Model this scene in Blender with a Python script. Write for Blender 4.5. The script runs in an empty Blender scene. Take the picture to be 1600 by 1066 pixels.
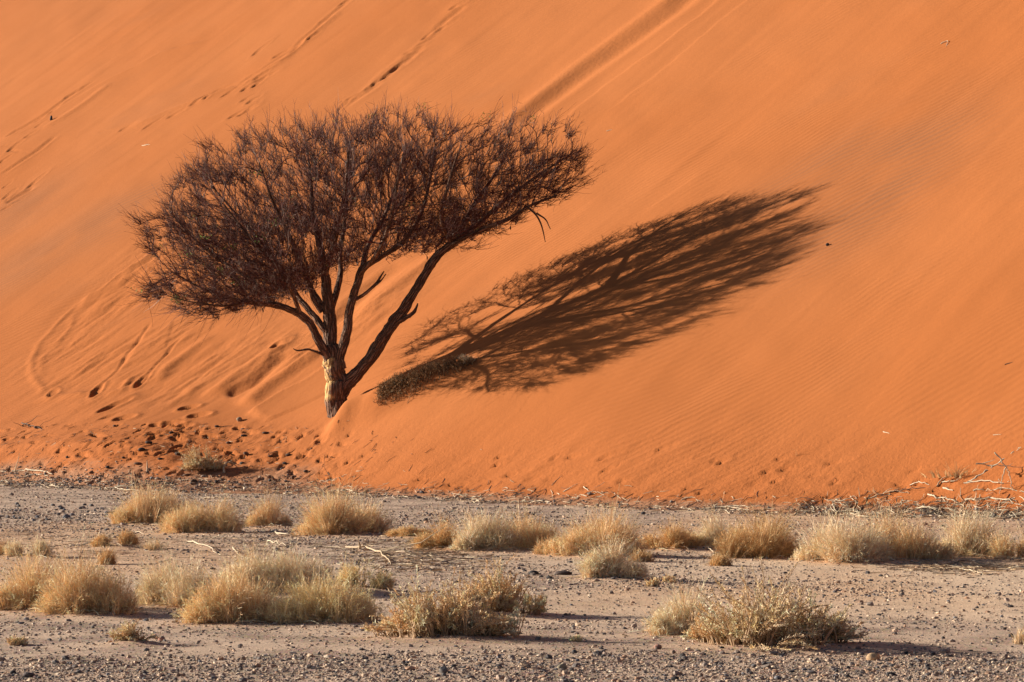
import bpy, math, random
import numpy as np
from mathutils import Vector
R = math.radians
rng = np.random.default_rng(7)
random.seed(7)
scene = bpy.context.scene
COL = scene.collection

# ------------------------------------------------------------------ camera
CAM_H, F, PITCH = 2.06, 5530.0, math.atan(67 / 5530)
cam = bpy.data.cameras.new('camera'); camo = bpy.data.objects.new('camera', cam); COL.objects.link(camo)
cam.sensor_width = 36; cam.lens = F / 1600 * 36; cam.clip_start = .5; cam.clip_end = 5000
camo.location = (0, 0, CAM_H); camo.rotation_euler = (math.pi / 2 + PITCH, 0, 0)
scene.camera = camo

# ------------------------------------------------------------------ noise
def _hash(ix, iy, seed):
    h = (ix.astype(np.int64) * 374761393 + iy.astype(np.int64) * 668265263 + seed * 1442695041) & 0xffffffff
    h = ((h ^ (h >> 13)) * 1274126177) & 0xffffffff
    h = (h ^ (h >> 16)) & 0xffffffff
    return h / 4294967295.0
def vnoise(x, y, seed=0):
    ix = np.floor(x); iy = np.floor(y); fx = x - ix; fy = y - iy
    fx = fx * fx * (3 - 2 * fx); fy = fy * fy * (3 - 2 * fy)
    a = _hash(ix, iy, seed); b = _hash(ix + 1, iy, seed); c = _hash(ix, iy + 1, seed); d = _hash(ix + 1, iy + 1, seed)
    return (a + (b - a) * fx + (c - a) * fy + (a - b - c + d) * fx * fy) * 2 - 1
def fbm(x, y, oct=4, seed=0, gain=.5):
    s = 0; amp = 1; f = 1
    for i in range(oct):
        s = s + amp * vnoise(x * f + 17.3 * i, y * f - 9.1 * i, seed + i); amp *= gain; f *= 2.03
    return s
def sstep(a, b, v):
    t = np.clip((v - a) / (b - a), 0, 1); return t * t * (3 - 2 * t)

# ------------------------------------------------------------------ terrain base
A_, B_ = .52, .42
TX = [-60, -16, -10.6, -7.5, -5.5, -3.74, 0, 2.17, 4.5, 6.2, 9, 14, 40]
TC = [-.5, -.7, -.85, -.95, -.1, .62, .5, .15, .55, .9, 1.0, .6, 0]
_tx = np.linspace(-60, 40, 2001); _tc = np.interp(_tx, TX, TC); _k = np.exp(-(np.linspace(-3, 3, 121) / 1.1) ** 2); _tc = np.convolve(np.pad(_tc, 60, 'edge'), _k / _k.sum(), 'valid')
def plane(x, y):
    return 1.43 + A_ * (x + 3.4) + B_ * (y - 70)
def dune_base(x, y):
    P = plane(x, y)
    P = P + .35 * fbm(x * .06, y * .06, 2, 5)
    c = np.interp(x, _tx, _tc)
    P = P - c * np.exp(-np.clip(P, 0, None) / 1.6)
    w = .22
    H = w * np.logaddexp(0, P / w) - .07
    H = np.where(P < -1.2, -.07 + (P + 1.2) * .05, H)
    H = 70 - 6 * np.logaddexp(0, (70 - H) / 6) + 0 * H if False else np.where(H > 55, 55 + 12 * np.tanh((H - 55) / 12), H)
    return H
def ground_base(x, y):
    r = np.sqrt(x * x + y * y)
    near = sstep(140, 90, r)
    return near * (.035 * fbm(x * .22, y * .22, 3, 11) + .008 * fbm(x * 1.7, y * 1.7, 3, 12)) + (1 - near) * .3 * fbm(x * .01, y * .01, 2, 13)
def ray(X, Y):
    cx = (X - 800) / F; cy = -(Y - 533) / F
    c, s = math.cos(PITCH), math.sin(PITCH)
    d = np.array([cx, c - s * cy, s + c * cy]); return d / d[1]
_TS = np.linspace(16, 150, 2700)
def hit_base(X, Y, Hf=None):
    d = ray(X, Y)
    Hf = Hf or (lambda x, y: np.maximum(dune_base(x, y), ground_base(x, y)))
    z = CAM_H + d[2] * _TS; h = Hf(d[0] * _TS, _TS)
    b = np.nonzero(z < h)[0]
    t = _TS[b[0]] if len(b) else 150.0
    if len(b) and b[0] > 0:
        i = b[0]; g0 = z[i-1] - h[i-1]; g1 = z[i] - h[i]; t = _TS[i-1] + (_TS[i] - _TS[i-1]) * g0 / (g0 - g1)
    return np.array([d[0] * t, t])

# ------------------------------------------------------------------ relief features on the dune (world space)
FEAT = []
def line(px, prof, w, h, fade=.15, mask=0.0, jit=.0):
    pts = np.array([hit_base(*p) for p in px])
    FEAT.append(('line', pts, prof, w, h, fade, mask, jit))
def pit(X, Y, L, W, ang, depth):      # L, W in photo pixels, ang in photo degrees
    c = hit_base(X, Y); e = hit_base(X + L / 2 * math.cos(R(ang)), Y - L / 2 * math.sin(R(ang)))
    v = e - c; l = max(np.linalg.norm(v), .05)
    FEAT.append(('pit', c, v / l, l, W / 79 / 2 * 1.25, depth))
# big slide channel, upper centre
line([(1075, -40), (1040, 2), (985, 45), (900, 105), (830, 160), (770, 205)], 'ridge', .34, .07, .1, 1)
line([(1110, -40), (1060, 12), (1010, 50), (930, 105), (855, 160), (800, 205)], 'groove', .34, .075, .1, 1)
line([(1150, -30), (1100, 18), (1050, 60), (985, 105), (900, 170), (860, 205)], 'step', .08, .03, .1, 0, .12)
line([(1200, -30), (1130, 28), (1060, 90), (985, 145), (930, 190)], 'step', .06, .02, .2, 0, .12)
line([(1105, 265), (1060, 295), (1000, 335)], 'step', .06, .02, .3)
# slope tracks upper left
line([(560, -10), (520, 20), (490, 48), (455, 80), (415, 108), (375, 130), (325, 145)], 'groove', .12, .03, .1, 1, .1)
line([(540, 10), (480, 62), (430, 100), (395, 120), (330, 150), (270, 172), (190, 205)], 'ridge', .18, .035, .1, 1, .12)
line([(330, 60), (250, 85), (170, 125), (100, 165), (40, 200), (0, 215)], 'step', .06, .04, .1, 0, .1)
line([(150, 125), (110, 150), (70, 178), (30, 200), (10, 215)], 'groove', .12, .035, .15, 1, .1)
line([(175, 130), (135, 160), (95, 185), (60, 205)], 'ridge', .2, .04, .15, 1)
line([(90, 210), (60, 235), (20, 262), (0, 275)], 'groove', .12, .03, .15, 1)
line([(55, 290), (30, 305), (8, 318)], 'groove', .15, .05, .15, 0)
line([(730, 5), (700, 28), (680, 48)], 'groove', .16, .035, .2, 1)
line([(665, 70), (640, 90), (595, 125)], 'groove', .15, .035, .2, 1)
line([(600, 125), (570, 145), (535, 168)], 'groove', .15, .03, .2, 1)
line([(715, 20), (650, 75), (600, 110), (560, 150)], 'ridge', .12, .02, .1, 0, .1)
# sand ridge in front of the hollow at the trunk, carrying the creeping shrub
RIDGE = [(500, 680), (540, 657), (570, 643), (600, 632), (640, 613), (690, 593), (740, 574), (790, 552)]
line(RIDGE, 'ridge', .31, .41, (.14, .6), 0)
line([(560, 636), (600, 617), (645, 601), (690, 580), (735, 560)], 'groove', .34, .26, (.2, .6), 0)
# left slump with scarps and slip troughs
line([(262, 378), (225, 405), (190, 430), (160, 452), (118, 474)], 'step', .05, .08, .1, 0, .08)
line([(262, 388), (240, 408), (210, 428)], 'step', .05, .04, .1, 0, .08)
line([(125, 470), (95, 500), (62, 535), (50, 565), (52, 595), (68, 618)], 'ridge', .09, .028, .1, 0, .05)
line([(118, 480), (108, 510), (70, 560), (58, 600)], 'ridge', .1, .02, .2, 0, .1)
line([(240, 498), (218, 530), (200, 552), (186, 578), (165, 595), (152, 612)], 'groove', .05, .03, .12, 1, .05)
line([(232, 512), (205, 556), (190, 580)], 'step', .06, .05, .2, 0, .05)
line([(292, 522), (268, 542), (245, 568), (232, 590), (220, 600)], 'groove', .05, .03, .12, 1, .05)
line([(335, 520), (300, 545), (265, 572), (238, 600)], 'ridge', .2, .05, .15, 1, .05)
line([(385, 535), (345, 565), (310, 595), (270, 622)], 'step', .07, .05, .12, 1, .08)
line([(470, 520), (425, 550), (380, 580), (345, 605), (320, 625)], 'ridge', .28, .10, .15, 1, .08)
line([(460, 545), (425, 575), (395, 600), (350, 622)], 'groove', .25, .10, .15, 1, .08)
line([(500, 550), (455, 580), (420, 605), (375, 638)], 'ridge', .25, .10, .12, 1, .05)
line([(520, 568), (480, 595), (440, 615), (380, 650)], 'step', .09, .11, .1, 1, .05)
line([(760, 345), (700, 385), (640, 430), (580, 480), (540, 520)], 'ridge', .3, .07, .2, 1, .08)
line([(640, 400), (590, 440), (545, 485), (505, 530)], 'groove', .3, .08, .2, 1, .08)
line([(205, 590), (190, 612), (165, 618)], 'ridge', .09, .04, .2, 0)
line([(160, 610), (130, 618), (90, 622), (55, 628)], 'ridge', .12, .04, .2, 0, .1)
for (X, Y, L, W, a, d) in [
    (672, 52, 26, 12, 40, .07), (592, 125, 22, 12, 40, .07), (537, 163, 22, 12, 45, .07), (640, 95, 24, 14, 38, .04),
    (417, 118, 34, 14, 25, .08), (390, 150, 26, 12, 30, .07), (388, 172, 30, 14, 28, .09), (378, 202, 22, 10, 35, .06),
    (330, 145, 40, 8, 30, .04), (68, 182, 26, 8, 32, .06), (12, 226, 20, 8, 20, .05), (30, 238, 26, 8, -15, .04),
    (12, 288, 16, 10, 40, .06), (14, 310, 12, 10, 40, .06), (28, 300, 24, 8, 40, .05), (170, 205, 26, 6, 10, .04),
    (152, 612, 18, 14, 60, .11), (222, 596, 20, 14, 50, .1), (83, 617, 10, 14, 80, .08),
    (180, 635, 44, 22, 25, .12), (195, 655, 26, 16, 10, .12), (296, 638, 24, 14, 10, .13), (312, 651, 26, 14, 5, .14),
    (270, 663, 26, 14, 0, .13), (246, 665, 16, 12, 0, .1), (290, 667, 18, 12, 0, .1), (242, 681, 26, 12, 10, .11), (278, 689, 20, 10, -10, .1),
    (183, 647, 50, 10, 20, .04), (440, 540, 30, 20, 30, .07)]:
    pit(X, Y, L * 1.25, W * 1.1, a, d * (.3 if Y < 350 else .7))
for trk in ([(560, -8), (500, 45), (455, 82), (415, 112), (370, 140), (320, 152), (250, 180), (190, 208)], [(735, 0), (680, 50), (640, 90), (595, 128), (545, 165)], [(130, 140), (75, 185), (30, 225), (5, 262)], [(70, 280), (30, 300), (5, 318)], [(420, 60), (395, 150), (385, 172), (372, 205)]):
    for a_, b_ in zip(trk[:-1], trk[1:]):
        for t_ in (.2, .7):
            X = a_[0] + (b_[0] - a_[0]) * t_ + random.uniform(-9, 9); Y = a_[1] + (b_[1] - a_[1]) * t_ + random.uniform(-6, 6)
            pit(X, Y, random.uniform(26, 46), random.uniform(11, 17), random.uniform(25, 42), random.uniform(.014, .028))
for i in range(190):                          # trampled sand below the tree
    X = random.gauss(280, 170); Y = random.uniform(664, 756)
    if X < -30 or X > 560: continue
    pit(X, Y, random.uniform(9, 24), random.uniform(6, 10), random.uniform(-15, 35), random.uniform(.015, .075))
for i in range(60):                           # wind scoops along the foot of the dune
    X = random.uniform(450, 1650); Y = random.uniform(690, 775) + max(0, X - 800) * .02
    pit(X, Y, random.uniform(20, 60), random.uniform(5, 9), random.uniform(10, 25), random.uniform(.012, .035))

def line_dist(pts, x, y, jit):
    best = np.full(x.shape, 1e9); sg = np.zeros(x.shape); tt = np.zeros(x.shape)
    seg = np.linalg.norm(np.diff(pts, axis=0), axis=1); tot = seg.sum(); acc = 0
    if jit:
        x = x + jit * fbm(x * 1.3, y * 1.3, 3, 31); y = y + jit * fbm(x * 1.3, y * 1.3, 3, 32)
    for i in range(len(pts) - 1):
        a = pts[i]; d = pts[i+1] - a; L = seg[i] + 1e-9
        u = ((x - a[0]) * d[0] + (y - a[1]) * d[1]) / (L * L); uc = np.clip(u, 0, 1)
        ex = x - a[0] - uc * d[0]; ey = y - a[1] - uc * d[1]; dd = np.hypot(ex, ey)
        cr = (d[0] * (y - a[1]) - d[1] * (x - a[0])) / L
        m = dd < best
        best = np.where(m, dd, best); sg = np.where(m, np.sign(cr), sg); tt = np.where(m, (acc + uc * L) / tot, tt); acc += L
    return best * sg, tt
def features(x, y):
    dz = np.zeros(x.shape); mk = np.zeros(x.shape)
    for f in FEAT:
        if f[0] == 'line':
            _, pts, prof, w, h, fade, mask, jit = f
            pad = w * 5 + .3
            m = (x > pts[:, 0].min() - pad) & (x < pts[:, 0].max() + pad) & (y > pts[:, 1].min() - pad) & (y < pts[:, 1].max() + pad)
            if not m.any(): continue
            s, t = line_dist(pts, x[m], y[m], jit)
            f0, f1 = fade if isinstance(fade, tuple) else (fade, fade); env = sstep(0, f0, t) * sstep(1, 1 - f1, t)
            if prof == 'ridge': v = h * np.exp(-(s / w) ** 2)
            elif prof == 'groove': v = -h * np.exp(-(s / w) ** 2) + h * .25 * np.exp(-((np.abs(s) - 1.7 * w) / (.7 * w)) ** 2)
            else:                             # scarp: short face on the right, fading back over a metre
                v = h * np.where(s < 0, 1, np.exp(-np.abs(s) / w * .0)) * 0 + h * (1 / (1 + np.exp(np.clip(-s / w * 2.5, -30, 30)))) * np.exp(-np.clip(s, 0, None) / (w * 9)) 
            dz[m] += v * env
            if mask: mk[m] = np.maximum(mk[m], mask * env * np.exp(-(s / (w * 1.8)) ** 2))
        else:
            _, c, u, l, w, dep = f
            pad = 3 * max(l, w)
            m = (np.abs(x - c[0]) < pad) & (np.abs(y - c[1]) < pad)
            if not m.any(): continue
            ex = x[m] - c[0]; ey = y[m] - c[1]; s = (ex * u[0] + ey * u[1]) / l; q = (-ex * u[1] + ey * u[0]) / w
            r2 = s * s + q * q
            rr_ = np.sqrt(r2); hole = (s + .55) ** 2 * 3.0 + q * q * 1.6
            dz[m] += -dep * 1.25 * (.55 * sstep(1.1, .75, rr_) * (1 - .5 * s) + .7 * sstep(1.1, .3, np.sqrt(hole))) + dep * .3 * np.exp(-((rr_ - 1.3) / .3) ** 2)
            mk[m] = np.maximum(mk[m], np.exp(-r2))
    return dz, mk
# zones, defined once as world blobs: slump zone without ripples, trampled zone
SL = [hit_base(*p) for p in [(230, 420), (180, 480), (120, 540), (150, 570), (250, 540), (350, 560), (420, 560), (480, 540), (300, 600), (200, 600), (560, 500)]]
TR = [hit_base(*p) for p in [(60, 720), (160, 710), (240, 700), (330, 700), (420, 705), (480, 720), (200, 735), (100, 745), (0, 740), (320, 740), (420, 745)]]
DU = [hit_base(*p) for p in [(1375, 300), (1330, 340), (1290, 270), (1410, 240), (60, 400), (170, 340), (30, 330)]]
def blobs(L, x, y, r):
    o = np.zeros(x.shape)
    for c in L: o = np.maximum(o, np.exp(-((x - c[0]) ** 2 + (y - c[1]) ** 2) / r ** 2))
    return o
def dune_full(x, y):
    x = np.asarray(x, float); y = np.asarray(y, float)
    h = dune_base(x, y)
    dz, mk = features(x, y)
    hb = sstep(-.1, .5, h)
    sl = blobs(SL, x, y, 1.3); tr = blobs(TR, x, y, 1.3)
    h = h + dz * sstep(-.2, .1, h)
    h = h + hb * (.05 * fbm(x * .5 + y * .1, y * .35, 3, 21) * .6)
    # soft streaks down the fall line
    al = (x * B_ - y * A_) / .668; fl = (x * A_ + y * B_) / .668
    h = h + hb * .007 * fbm(al * 1.6, fl * .22, 3, 25)
    h = h + sl * (.036 * fbm(al * 3.2, fl * 1.3, 4, 22)) 
    lowish = sstep(2.2, .3, h) * sstep(-.2, .1, h)
    h = h + lowish * (.018 * fbm(x * 1.1, y * 2.6, 3, 23) + .03 * tr * fbm(x * 3.2, y * 3.2, 3, 24))
    edge = sstep(.35, 0, np.abs(h))
    h = h + edge * .05 * fbm(x * .9, y * .9, 3, 26)
    return h, np.clip(np.maximum(mk, sl * .9), 0, 1), tr, lowish

# mounds of blown sand under the tussocks (filled below)
MOUND = []
def ground_full(x, y):
    x = np.asarray(x, float); y = np.asarray(y, float)
    h = ground_base(x, y)
    for (mx, my, r, mh, _) in MOUND:
        h = h + mh * np.exp(-((x - mx) ** 2 + ((y - my) * .8) ** 2) / (r * r))
    return h
def Hs(x, y):
    x = np.atleast_1d(np.asarray(x, float)); y = np.atleast_1d(np.asarray(y, float))
    return np.maximum(dune_full(x, y)[0], ground_full(x, y))
def on(X, Y):
    p = hit_base(X, Y); return Vector((p[0], p[1], float(Hs(p[0], p[1])[0])))
def ppm(y): return F / y             # photo pixels per metre at depth y

# ------------------------------------------------------------------ mesh helpers
def mk_mesh(name, V, quads=None, tris=None, smooth=True, cols=None, attrs=None):
    me = bpy.data.meshes.new(name)
    V = np.asarray(V, np.float32).reshape(-1, 3)
    me.vertices.add(len(V)); me.vertices.foreach_set('co', V.ravel())
    q = np.zeros((0, 4), int) if quads is None else np.asarray(quads).reshape(-1, 4)
    t = np.zeros((0, 3), int) if tris is None else np.asarray(tris).reshape(-1, 3)
    li = np.concatenate([q.ravel(), t.ravel()]).astype(np.int32)
    me.loops.add(len(li)); me.loops.foreach_set('vertex_index', li)
    n = len(q) + len(t); me.polygons.add(n)
    st = np.concatenate([np.arange(len(q)) * 4, len(q) * 4 + np.arange(len(t)) * 3]).astype(np.int32)
    me.polygons.foreach_set('loop_start', st)
    me.polygons.foreach_set('use_smooth', np.full(n, smooth, bool))
    if cols is not None:
        a = me.attributes.new('col', 'FLOAT_COLOR', 'POINT')
        c = np.ones((len(V), 4), np.float32); c[:, :3] = cols; a.data.foreach_set('color', c.ravel())
    for k, v in (attrs or {}).items():
        if np.ndim(v) == 2:
            a = me.attributes.new(k, 'FLOAT_VECTOR', 'POINT'); a.data.foreach_set('vector', np.asarray(v, np.float32).ravel()); continue
        a = me.attributes.new(k, 'FLOAT', 'POINT'); a.data.foreach_set('value', np.asarray(v, np.float32).ravel())
    me.update(calc_edges=True); me.validate()
    return me
def obj(name, me, mat, parent=None, loc=None):
    o = bpy.data.objects.new(name, me); COL.objects.link(o)
    if mat: me.materials.append(mat)
    if parent: o.parent = parent
    if loc is not None: o.location = loc
    return o
def tag(o, label=None, cat=None, group=None, kind=None):
    if label: o['label'] = label
    if cat: o['category'] = cat
    if group: o['group'] = group
    if kind: o['kind'] = kind
    return o
def thing(name, label, cat, loc, group=None):
    o = bpy.data.objects.new(name, None); COL.objects.link(o); o.location = loc; o.empty_display_size = .2
    return tag(o, label, cat, group)
def nrm(v): return v / (np.linalg.norm(v, axis=-1, keepdims=True) + 1e-9)
def tubes(P, r, sides, cols=None):
    """P (N,K,3), r (N,K) -> verts, quads, cols"""
    N, K, _ = P.shape
    d = np.empty_like(P); d[:, 1:-1] = P[:, 2:] - P[:, :-2]; d[:, 0] = P[:, 1] - P[:, 0]; d[:, -1] = P[:, -1] - P[:, -2]
    d = nrm(d); ref = nrm(np.array([.35, -.9, .25])); u = nrm(np.cross(d, ref)); v = np.cross(d, u)
    a = np.arange(sides) * 2 * math.pi / sides
    ring = u[:, :, None, :] * np.cos(a)[None, None, :, None] + v[:, :, None, :] * np.sin(a)[None, None, :, None]
    V = P[:, :, None, :] + ring * r[:, :, None, None]
    idx = np.arange(N * K * sides).reshape(N, K, sides)
    i0 = idx[:, :-1]; i1 = idx[:, 1:]
    Q = np.stack([i0, np.roll(i0, -1, 2), np.roll(i1, -1, 2), i1], -1).reshape(-1, 4)
    C = None
    if cols is not None: C = np.repeat(cols, K * sides, axis=0)
    return V.reshape(-1, 3), Q, C
def ribbons(P, w, wd, cols):
    """P (N,K,3), w (N,K) half widths, wd (N,3) width direction"""
    N, K, _ = P.shape
    V = np.stack([P - wd[:, None, :] * w[:, :, None], P + wd[:, None, :] * w[:, :, None]], 2)
    idx = np.arange(N * K * 2).reshape(N, K, 2)
    Q = np.stack([idx[:, :-1, 0], idx[:, :-1, 1], idx[:, 1:, 1], idx[:, 1:, 0]], -1).reshape(-1, 4)
    return V.reshape(-1, 3), Q, np.repeat(cols, K * 2, axis=0)
def join(parts):
    V = []; Q = []; C = []; o = 0
    for v, q, c in parts:
        V.append(v); Q.append(q + o); o += len(v)
        if c is not None: C.append(c)
    return np.concatenate(V), np.concatenate(Q), (np.concatenate(C) if C else None)
def catmull(pts, n):
    pts = np.asarray(pts, float); k = len(pts)
    p = np.vstack([2 * pts[0] - pts[1], pts, 2 * pts[-1] - pts[-2]])
    t = np.linspace(0, k - 1 - 1e-6, n); i = t.astype(int); f = (t - i)[:, None]
    a, b, c, d = p[i], p[i+1], p[i+2], p[i+3]
    return .5 * ((2 * b) + (-a + c) * f + (2 * a - 5 * b + 4 * c - d) * f ** 2 + (-a + 3 * b - 3 * c + d) * f ** 3)

# ------------------------------------------------------------------ materials
def newmat(name, rough=.9, spec=.2):
    m = bpy.data.materials.new(name); m.use_nodes = True
    nt = m.node_tree; b = nt.nodes['Principled BSDF']
    b.inputs['Roughness'].default_value = rough; b.inputs['Specular IOR Level'].default_value = spec
    return m, nt, b
def N(nt, t, **kw):
    n = nt.nodes.new(t)
    for k, v in kw.items(): setattr(n, k, v)
    return n
def L(nt, a, b): nt.links.new(a, b)
def mth(nt, op, a, b=None, c=None):
    n = N(nt, 'ShaderNodeMath', operation=op)
    for i, v in enumerate((a, b, c)):
        if v is None: continue
        if isinstance(v, (int, float)): n.inputs[i].default_value = v
        else: L(nt, v, n.inputs[i])
    return n.outputs[0]
def noise(nt, vec, scale, detail=3, rough=.55, dist=0):
    n = N(nt, 'ShaderNodeTexNoise'); n.inputs['Scale'].default_value = scale; n.inputs['Detail'].default_value = detail
    n.inputs['Roughness'].default_value = rough; n.inputs['Distortion'].default_value = dist
    L(nt, vec, n.inputs['Vector']); return n.outputs['Fac']
def mapping(nt, vec, scale=(1, 1, 1), rot=(0, 0, 0)):
    n = N(nt, 'ShaderNodeMapping'); n.inputs['Scale'].default_value = scale; n.inputs['Rotation'].default_value = rot
    L(nt, vec, n.inputs['Vector']); return n.outputs[0]
def ramp(nt, fac, a, b, lo=0.0, hi=1.0):
    n = N(nt, 'ShaderNodeMapRange'); n.interpolation_type = 'SMOOTHSTEP'
    n.inputs[1].default_value = a; n.inputs[2].default_value = b; n.inputs[3].default_value = lo; n.inputs[4].default_value = hi
    L(nt, fac, n.inputs[0]); return n.outputs[0]
def mix(nt, fac, a, b, mode='MIX'):
    n = N(nt, 'ShaderNodeMix', data_type='RGBA', blend_type=mode)
    for i, v in ((0, fac), (6, a), (7, b)):
        if isinstance(v, (int, float)): n.inputs[i].default_value = v
        elif isinstance(v, tuple): n.inputs[i].default_value = (*v, 1)
        else: L(nt, v, n.inputs[i])
    return n.outputs[2]
def attr(nt, name, out='Fac'):
    n = N(nt, 'ShaderNodeAttribute'); n.attribute_name = name; return n.outputs[out]

# sand of the dune
M_SAND, nt, b = newmat('orange_dune_sand', .95, .1)
geo = N(nt, 'ShaderNodeNewGeometry').outputs['Position']
sx = N(nt, 'ShaderNodeSeparateXYZ'); L(nt, geo, sx.inputs[0]); X_, Y_ = sx.outputs[0], sx.outputs[1]
w1 = noise(nt, geo, .13, 2); w2 = noise(nt, geo, .9, 2)
ph = mth(nt, 'ADD', Y_, mth(nt, 'MULTIPLY', X_, mth(nt, 'ADD', .06, 0)))
ph = mth(nt, 'ADD', ph, mth(nt, 'MULTIPLY', w1, 2.4)); ph = mth(nt, 'ADD', ph, mth(nt, 'MULTIPLY', w2, .30))
rp = mth(nt, 'SINE', mth(nt, 'MULTIPLY', ph, 2 * math.pi / .17))
rp = mth(nt, 'MULTIPLY_ADD', rp, .5, .5)
rip_mask = ramp(nt, noise(nt, mapping(nt, geo, (.22, .22, .22)), 1.0, 3), .40, .68, .14, 1)
rip_mask = mth(nt, 'MULTIPLY', rip_mask, mth(nt, 'SUBTRACT', 1.0, attr(nt, 'smooth')))
fine = noise(nt, geo, 9, 5, .65); grain = noise(nt, geo, 70, 3, .7); broad = noise(nt, geo, .12, 3)
c = mix(nt, ramp(nt, broad, .35, .65), (.45, .151, .045), (.425, .136, .037))
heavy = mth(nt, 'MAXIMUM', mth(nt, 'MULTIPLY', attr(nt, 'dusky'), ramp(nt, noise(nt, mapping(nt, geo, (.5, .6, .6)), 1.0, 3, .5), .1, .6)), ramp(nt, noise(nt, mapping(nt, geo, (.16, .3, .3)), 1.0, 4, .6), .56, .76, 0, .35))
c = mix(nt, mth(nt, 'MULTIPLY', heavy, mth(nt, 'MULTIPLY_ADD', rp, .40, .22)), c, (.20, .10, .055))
c = mix(nt, mth(nt, 'MULTIPLY', mth(nt, 'SUBTRACT', 1.0, rp), mth(nt, 'MULTIPLY', rip_mask, .10)), c, (.24, .085, .03))
c = mix(nt, ramp(nt, grain, .3, .75, 0, .22), c, (.27, .09, .03))
c = mix(nt, mth(nt, 'MULTIPLY', attr(nt, 'low'), .35), c, (.405, .122, .036))
c = mix(nt, ramp(nt, mth(nt, 'MULTIPLY', attr(nt, 'gravelly'), mth(nt, 'ADD', noise(nt, geo, 6, 5, .7), .35)), .25, .75, 0, .75), c, (.36, .20, .12))
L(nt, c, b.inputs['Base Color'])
hh = mth(nt, 'MULTIPLY', rp, mth(nt, 'MULTIPLY', rip_mask, .0056))
hh = mth(nt, 'ADD', hh, mth(nt, 'MULTIPLY', fine, mth(nt, 'MULTIPLY_ADD', attr(nt, 'smooth'), .012, .006)))
hh = mth(nt, 'ADD', hh, mth(nt, 'MULTIPLY', grain, .0016))
hh = mth(nt, 'ADD', hh, mth(nt, 'MULTIPLY', noise(nt, geo, 14, 4, .7), mth(nt, 'MULTIPLY', attr(nt, 'low'), .02)))
bp = N(nt, 'ShaderNodeBump'); bp.inputs['Strength'].default_value = 1; bp.inputs['Distance'].default_value = 1
L(nt, hh, bp.inputs['Height']); L(nt, bp.outputs[0], b.inputs['Normal'])

# gravel plain
M_GRAV, nt, b = newmat('grey_brown_gravel', .95, .15)
geo = N(nt, 'ShaderNodeNewGeometry').outputs['Position']
n1 = noise(nt, geo, 34, 5, .8); n2 = noise(nt, geo, 1.1, 4); n3 = noise(nt, geo, 95, 3, .7)
vor = N(nt, 'ShaderNodeTexVoronoi'); vor.inputs['Scale'].default_value = 42; L(nt, geo, vor.inputs['Vector'])
c = mix(nt, ramp(nt, n1, .3, .7), (.37, .262, .195), (.61, .445, .33))
c = mix(nt, .38, c, mix(nt, 1.0, c, vor.outputs['Color'], 'MULTIPLY'))
c = mix(nt, ramp(nt, n2, .36, .62, 0, .8), c, (.72, .53, .385))
c = mix(nt, mth(nt, 'MULTIPLY', attr(nt, 'pale'), ramp(nt, n1, .3, .6, .5, 1)), c, (.86, .64, .44))
c = mix(nt, ramp(nt, n3, .35, .75, 0, .35), c, (.22, .15, .115))
c = mix(nt, mth(nt, 'MULTIPLY', attr(nt, 'sand'), ramp(nt, noise(nt, geo, 3.5, 4, .7), .25, .6, .35, 1)), c, (.72, .42, .22))
L(nt, c, b.inputs['Base Color'])
hh = mth(nt, 'ADD', mth(nt, 'MULTIPLY', n1, .02), mth(nt, 'MULTIPLY', n3, .006))
hh = mth(nt, 'ADD', hh, mth(nt, 'MULTIPLY', vor.outputs['Distance'], -.006))
bp = N(nt, 'ShaderNodeBump'); bp.inputs['Strength'].default_value = .8; bp.inputs['Distance'].default_value = 1
L(nt, hh, bp.inputs['Height']); L(nt, bp.outputs[0], b.inputs['Normal'])

def colmat(name, rough, spec, ns, amt, bump=0.0, trans=0.0):
    m, nt, b = newmat(name, rough, spec)
    tc = N(nt, 'ShaderNodeTexCoord').outputs['Object']
    n = noise(nt, tc, ns, 4, .65)
    c = mix(nt, ramp(nt, n, .3, .7, 0, 1), attr(nt, 'col', 'Color'), mix(nt, amt, attr(nt, 'col', 'Color'), (0.02, .015, .01)))
    L(nt, c, b.inputs['Base Color'])
    if bump:
        bp = N(nt, 'ShaderNodeBump'); bp.inputs['Strength'].default_value = 1; bp.inputs['Distance'].default_value = bump
        L(nt, n, bp.inputs['Height']); L(nt, bp.outputs[0], b.inputs['Normal'])
    if trans:
        t = N(nt, 'ShaderNodeBsdfTranslucent'); L(nt, c, t.inputs['Color'])
        ms = N(nt, 'ShaderNodeMixShader'); ms.inputs[0].default_value = trans
        L(nt, b.outputs[0], ms.inputs[1]); L(nt, t.outputs[0], ms.inputs[2]); L(nt, ms.outputs[0], nt.nodes['Material Output'].inputs[0])
    return m
M_STRAW = colmat('dry_straw', .7, .25, 6, .12, 0, .10)
M_STONE = colmat('desert_stone', .75, .3, 40, .35, .004)
M_WOOD = colmat('bleached_wood', .8, .25, 60, .45, .003)
M_TWIG = colmat('acacia_twig', .7, .25, 12, .35)
M_LEAF = colmat('sparse_green_leaf', .6, .3, 10, .1, 0, .3)

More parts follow.
